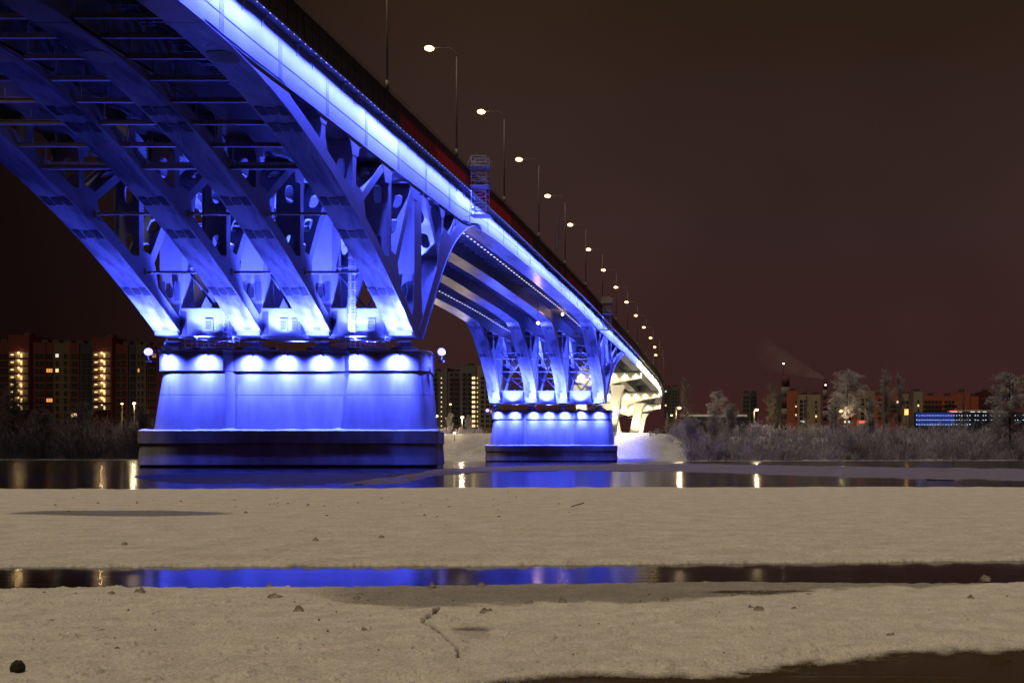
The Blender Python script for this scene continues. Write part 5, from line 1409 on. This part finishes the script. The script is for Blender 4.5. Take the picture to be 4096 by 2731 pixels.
for a in ((2745, 1492, 340, 44, 'bare', 'tall bare narrow tree right of the bridge end', 1, 'twig_warm'), (2862, 1545, 345, 40, 'weep', 'small frosted birch in front of the pavilion', 2),
          (2925, 1600, 338, 46, 'birch', 'low frosted round tree right of the small birch', 3), (3095, 1512, 360, 58, 'bare', 'broad bare tree between the pavilion lamp and red building', 4, 'twig_warm'),
          (3224, 1522, 380, 24, 'cone', 'narrow pointed tree before the beige apartment block', 5), (3385, 1455, 362, 78, 'weep', 'large frosted weeping birch, tallest on the right bank', 6),
          (3345, 1560, 352, 46, 'weep', 'shorter weeping birch at the left foot of the tallest one', 16), (3545, 1452, 395, 66, 'bare', 'tall bare dark tree right of the weeping birch', 7), (3600, 1470, 400, 48, 'bare', 'slim bare tree before the stele', 8),
          (3480, 1560, 356, 44, 'birch', 'frosted young birch under the tall bare tree', 9), (3855, 1520, 420, 30, 'cone', 'dark slim tree before the stepped apartment block', 10), (4040, 1458, 350, 88, 'weep', 'big frosted tree at the right picture edge', 11),
          (3990, 1500, 372, 55, 'birch', 'frosted tree left of the big one at the picture edge', 12), (2765, 1660, 322, 62, 'birch', 'round violet frosted shrub-like tree at the bank edge', 13), (2860, 1650, 326, 60, 'birch', 'frosted multi-stemmed tree on the slope beside the round one', 14),
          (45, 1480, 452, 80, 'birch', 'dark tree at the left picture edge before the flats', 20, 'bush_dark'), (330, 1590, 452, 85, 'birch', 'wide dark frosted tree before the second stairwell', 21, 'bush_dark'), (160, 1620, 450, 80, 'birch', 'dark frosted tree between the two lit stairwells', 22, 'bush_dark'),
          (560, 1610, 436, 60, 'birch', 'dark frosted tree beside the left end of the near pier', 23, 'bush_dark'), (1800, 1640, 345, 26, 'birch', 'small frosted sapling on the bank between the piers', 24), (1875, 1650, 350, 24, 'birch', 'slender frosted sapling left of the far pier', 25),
          (2668, 1640, 365, 16, 'bare', 'thin sapling on the snowy bank right of the viaduct', 26, 'twig_warm')):
    tree(*a)
def thicket(name, label, spots, mt):
    segs = []; r = random.Random(len(spots))
    for (x, y, zg, h, w, n) in spots:
        for k in range(n):
            az = r.uniform(0, 6.283); lean = r.uniform(.05, .75); d = Vector((math.cos(az) * lean, math.sin(az) * lean, 1)).normalized(); p = Vector((x + r.gauss(0, w * .25), y + r.gauss(0, w * .25), zg)); L = h * r.uniform(.5, 1.05)
            for q in range(3):
                d = (d + Vector((r.uniform(-.3, .3), r.uniform(-.3, .3), .05))).normalized(); e = p + d * L / 3
                segs.append((*p, *e, .045, .035))
                for s in range(5 if q else 2):
                    g = p.lerp(e, r.random()); d3 = (d + Vector((r.uniform(-1, 1), r.uniform(-1, 1), r.uniform(-.4, .7)))).normalized()
                    segs.append((*g, *(g + d3 * L * r.uniform(.08, .22)), .07, .02))
                p = e
    return tag(put(name, tri_mesh(name, segs, M[mt])), label, 'bushes', kind='stuff')
sp = []; r = random.Random(5)
for k in range(680):
    px_ = r.uniform(2690, 4200); x0 = XofP(px_, 340); s_ = r.uniform(2, 52) if px_ > 2760 else r.uniform(38, 56)
    y = float(yw(x0)) + s_; x = XofP(px_, y); zg = bank_z(x, y)
    sp.append((x, y, zg - .2, r.choice([r.uniform(2.4, 5.0), r.uniform(4, 7), r.uniform(6.5, 10)]) * (1.0 if s_ < 34 else .6) * (1 + .3 * (px_ > 3300)), 3.2, 26))
thicket('bank_thicket', 'frosted violet-grey thicket covering the right bank', sp, 'bush')
sp = []
for k in range(330):
    px_ = r.uniform(-150, 640); x0 = XofP(px_, 450); y = float(yw(x0)) + r.uniform(2, 45); x = XofP(px_, y)
    sp.append((x, y, bank_z(x, y) - .2, r.uniform(7, 20), 5.5, 32))
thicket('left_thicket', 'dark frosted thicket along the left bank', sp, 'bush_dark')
sp = []
for k in range(26):
    px_ = r.uniform(1740, 1935); y = r.uniform(326, 340); x = XofP(px_, y); sp.append((x, y, bank_z(x, y) - .2, r.uniform(1.2, 2.8), 2, 14))
for k in range(20):
    px_ = r.uniform(2600, 2760); y = r.uniform(322, 335); x = XofP(px_, y); sp.append((x, y, bank_z(x, y) - .2, r.uniform(1, 2.6), 2, 14))
thicket('crest_scrub', 'low frosted scrub along the crest of the snowy bank', sp, 'bush')

# ================================================================== clumps of snow and dirt on the ice
M['clump'] = mat('snowy_clump', (.50, .45, .38), .9, color2=(.10, .08, .06), nscale=9, bump=.8, bscale=30)
M['crumb'] = mat('ice_crumbs', (.16, .12, .08), .9)
M['dirt'] = mat('frozen_dirt', (.05, .04, .025), .9, noise=.5, nscale=20, bump=.8, bscale=40)
def clump(px_, py_, wpx, hpx, label, kind='clump', seed=0, cat='snow clump'):
    Y = (H - .055) * F / (py_ - CY); x = XofP(px_, Y); s = Y / F; rx_, rz_ = wpx * s / 2, hpx * s
    rr = np.random.default_rng(seed + 900); b = MB(); seg, rings = 22, 13; vs = []
    offs = [(rr.uniform(-.75, .75), rr.uniform(-.5, .5), rr.uniform(.35, .75)) for _ in range(5)]
    for i in range(rings + 1):
        th = math.pi * .5 * i / rings if kind != 'dirt' else math.pi * i / rings
        for k in range(seg):
            ph = 2 * math.pi * k / seg; dx_, dy_, dz_ = math.sin(th) * math.cos(ph), math.sin(th) * math.sin(ph), math.cos(th)
            q = .78 + .45 * float(fbm(np.array(dx_ * 2.6 + dz_ * 1.7 + seed), np.array(dy_ * 2.6 - dz_ * 2.1), 4, seed))
            bumpy = sum(.30 * math.exp(-((dx_ - a) ** 2 + (dy_ - c) ** 2) / .08) for a, c, _ in offs[:3])
            vs.append((dx_ * rx_ * q, dy_ * rx_ * .8 * q, (dz_ * rz_ * (q - .25 + bumpy)) if kind != 'dirt' else dz_ * rz_ * .5 * q + rz_ * .42))
    b.add(vs, [(i * seg + k, (i + 1) * seg + k, (i + 1) * seg + (k + 1) % seg, i * seg + (k + 1) % seg) for i in range(rings) for k in range(seg)], 0, True)
    tag(b.build('snow_clump' if kind != 'dirt' else 'dirt_ball', [M['clump'] if kind == 'clump' else M['dirt']], None, (x, Y, .038), fixn=False), label, cat, 'clumps lying on the near ice')
CL = [(72, 2680, 54, 58, 'round black frozen clod at the lower left corner', 'dirt', 1), (2266, 2312, 56, 26, None), (3940, 2315, 46, 26, 'lumpy snow clump at the far edge, right end of the near ice'),
      (558, 2368, 46, 26, 'tall brown-sided clump near the left of the near ice'), (445, 2372, 34, 18, 'dark small clump left of the tall brown-sided one'), (1100, 2384, 66, 20, 'wide low snow mound below the middle of the blue reflection'),
      (1078, 2340, 26, 16, 'small dark clump at the water edge below the blue reflection'), (1195, 2436, 38, 24, 'pointed brown clump left of centre on the near ice'), (1728, 2342, 32, 20, 'brown clump at the water edge left of the crack'),
      (1925, 2336, 34, 18, 'pale rounded clump at the water edge right of the crack'), (1945, 2446, 62, 24, 'broad snow clump right of the crack top'), (198, 2482, 58, 18, 'flat dark-edged clump at the left side'),
      (1458, 2516, 32, 18, 'dark brown lump alone left of the crack'), (2250, 2402, 34, 26, 'upright dark clump right of the centre'), (2116, 2406, 36, 16, 'low dark clump left of the upright one'),
      (2660, 2398, 38, 24, 'brown clump on the dark strip right of centre'), (2942, 2376, 40, 16, 'pale low clump at the end of the dark strip'), (3236, 2372, 28, 10, 'thin dark clump near the right water edge'),
      (3034, 2436, 48, 26, 'largest snowy clump of the pair on the right'), (3006, 2426, 30, 16, 'smaller clump of the pair on the right'), (3175, 2428, 30, 12, 'dark flat clump right of the pair'),
      (3884, 2388, 34, 18, 'solitary snowy clump far right'), (3562, 2530, 40, 12, 'low dark-topped mound lower right'), (1428, 2388, 30, 16, 'small brown clump below the crack start'), (468, 2584, 20, 10, 'tiny black lump lower left', 'dirt', 5),
      (364, 2454, 14, 8, 'tiny black speck of dirt left of centre', 'dirt', 6), (410, 2516, 40, 12, 'faint flat snow mound lower left'), (1440, 2372, 28, 12, 'small snow lump just above the brown clump'), (300, 2370, 30, 10, 'flat brown lump near the left water edge'),
      (2800, 2632, 46, 12, 'shallow rimed hollow with a dark lip at lower right'), (178, 2366, 26, 10, 'small flat lump near the left end of the water edge')]
for i, c in enumerate(CL):
    if c[4] is None: continue
    clump(c[0], c[1], c[2], c[3], c[4], c[5] if len(c) > 5 else 'clump', c[6] if len(c) > 6 else i + 10, 'dirt clod' if len(c) > 5 else 'snow clump')
for (a, c, w, h, l, s) in ((1262, 2150 + 6, 24, 12, 'small brown clump on the middle ice, left of centre', 41), (1526, 2144, 22, 10, 'small brown clump on the middle ice near the centre', 42), (498, 2172, 24, 12, 'small clump on the middle ice at the left', 43),
                           (982, 2048, 16, 8, 'tiny dark lump at the end of the dark ice lens', 44), (1698, 2058, 14, 7, 'tiny dark lump on the middle ice below the near pier', 45), (392, 2010, 12, 6, 'tiny dark lump above the dark ice lens', 46)):
    clump(a, c, w, h, l, 'clump', s)
b = MB(); r = random.Random(3)
for k in range(60):
    px_ = r.uniform(0, 2300); py_ = r.choice([r.uniform(1990, 2030), r.uniform(1960, 2070), r.gauss(2022, 6)]); Y = (H - .05) * F / (py_ - CY); s = r.uniform(.012, .032)
    b.box((XofP(px_, Y), Y, .05 + s * .2), (s * 1.5, s, s * .6), 0, Matrix.Rotation(r.uniform(0, 3), 3, 'Z'))
for k in range(70):
    px_ = r.uniform(0, 4096); py_ = r.uniform(2345, 2640); Y = (H - .05) * F / (py_ - CY); s = r.uniform(.003, .008)
    b.box((XofP(px_, Y), Y, .05 + s * .3), (s * 1.6, s, s), 0, Matrix.Rotation(r.uniform(0, 3), 3, 'Z') @ Matrix.Rotation(r.uniform(0, 1), 3, 'X'))
tag(b.build('ice_debris', [M['crumb']], fixn=False), 'scattered dark crumbs of dirt and ice on the snow', 'debris', kind='stuff')
b = MB(); p = P(2307, 2030, 22); b.tube([(p[0] - .12, 22, .06), (p[0], 22.1, .10), (p[0] + .14, 22.1, .14)], .012, 5); tag(b.build('stick', [M['dirt']], fixn=False), 'thin dark stick lying on the middle ice', 'stick')
b = MB(); p = P(3930, 1860, 130); b.tube([(p[0], 150, -.2), (p[0] + .1, 150, .55), (p[0] - .05, 150, 1.2)], .04, 5); tag(b.build('stake', [M['dirt']], fixn=False), 'thin stake standing in the river at the right', 'stake')
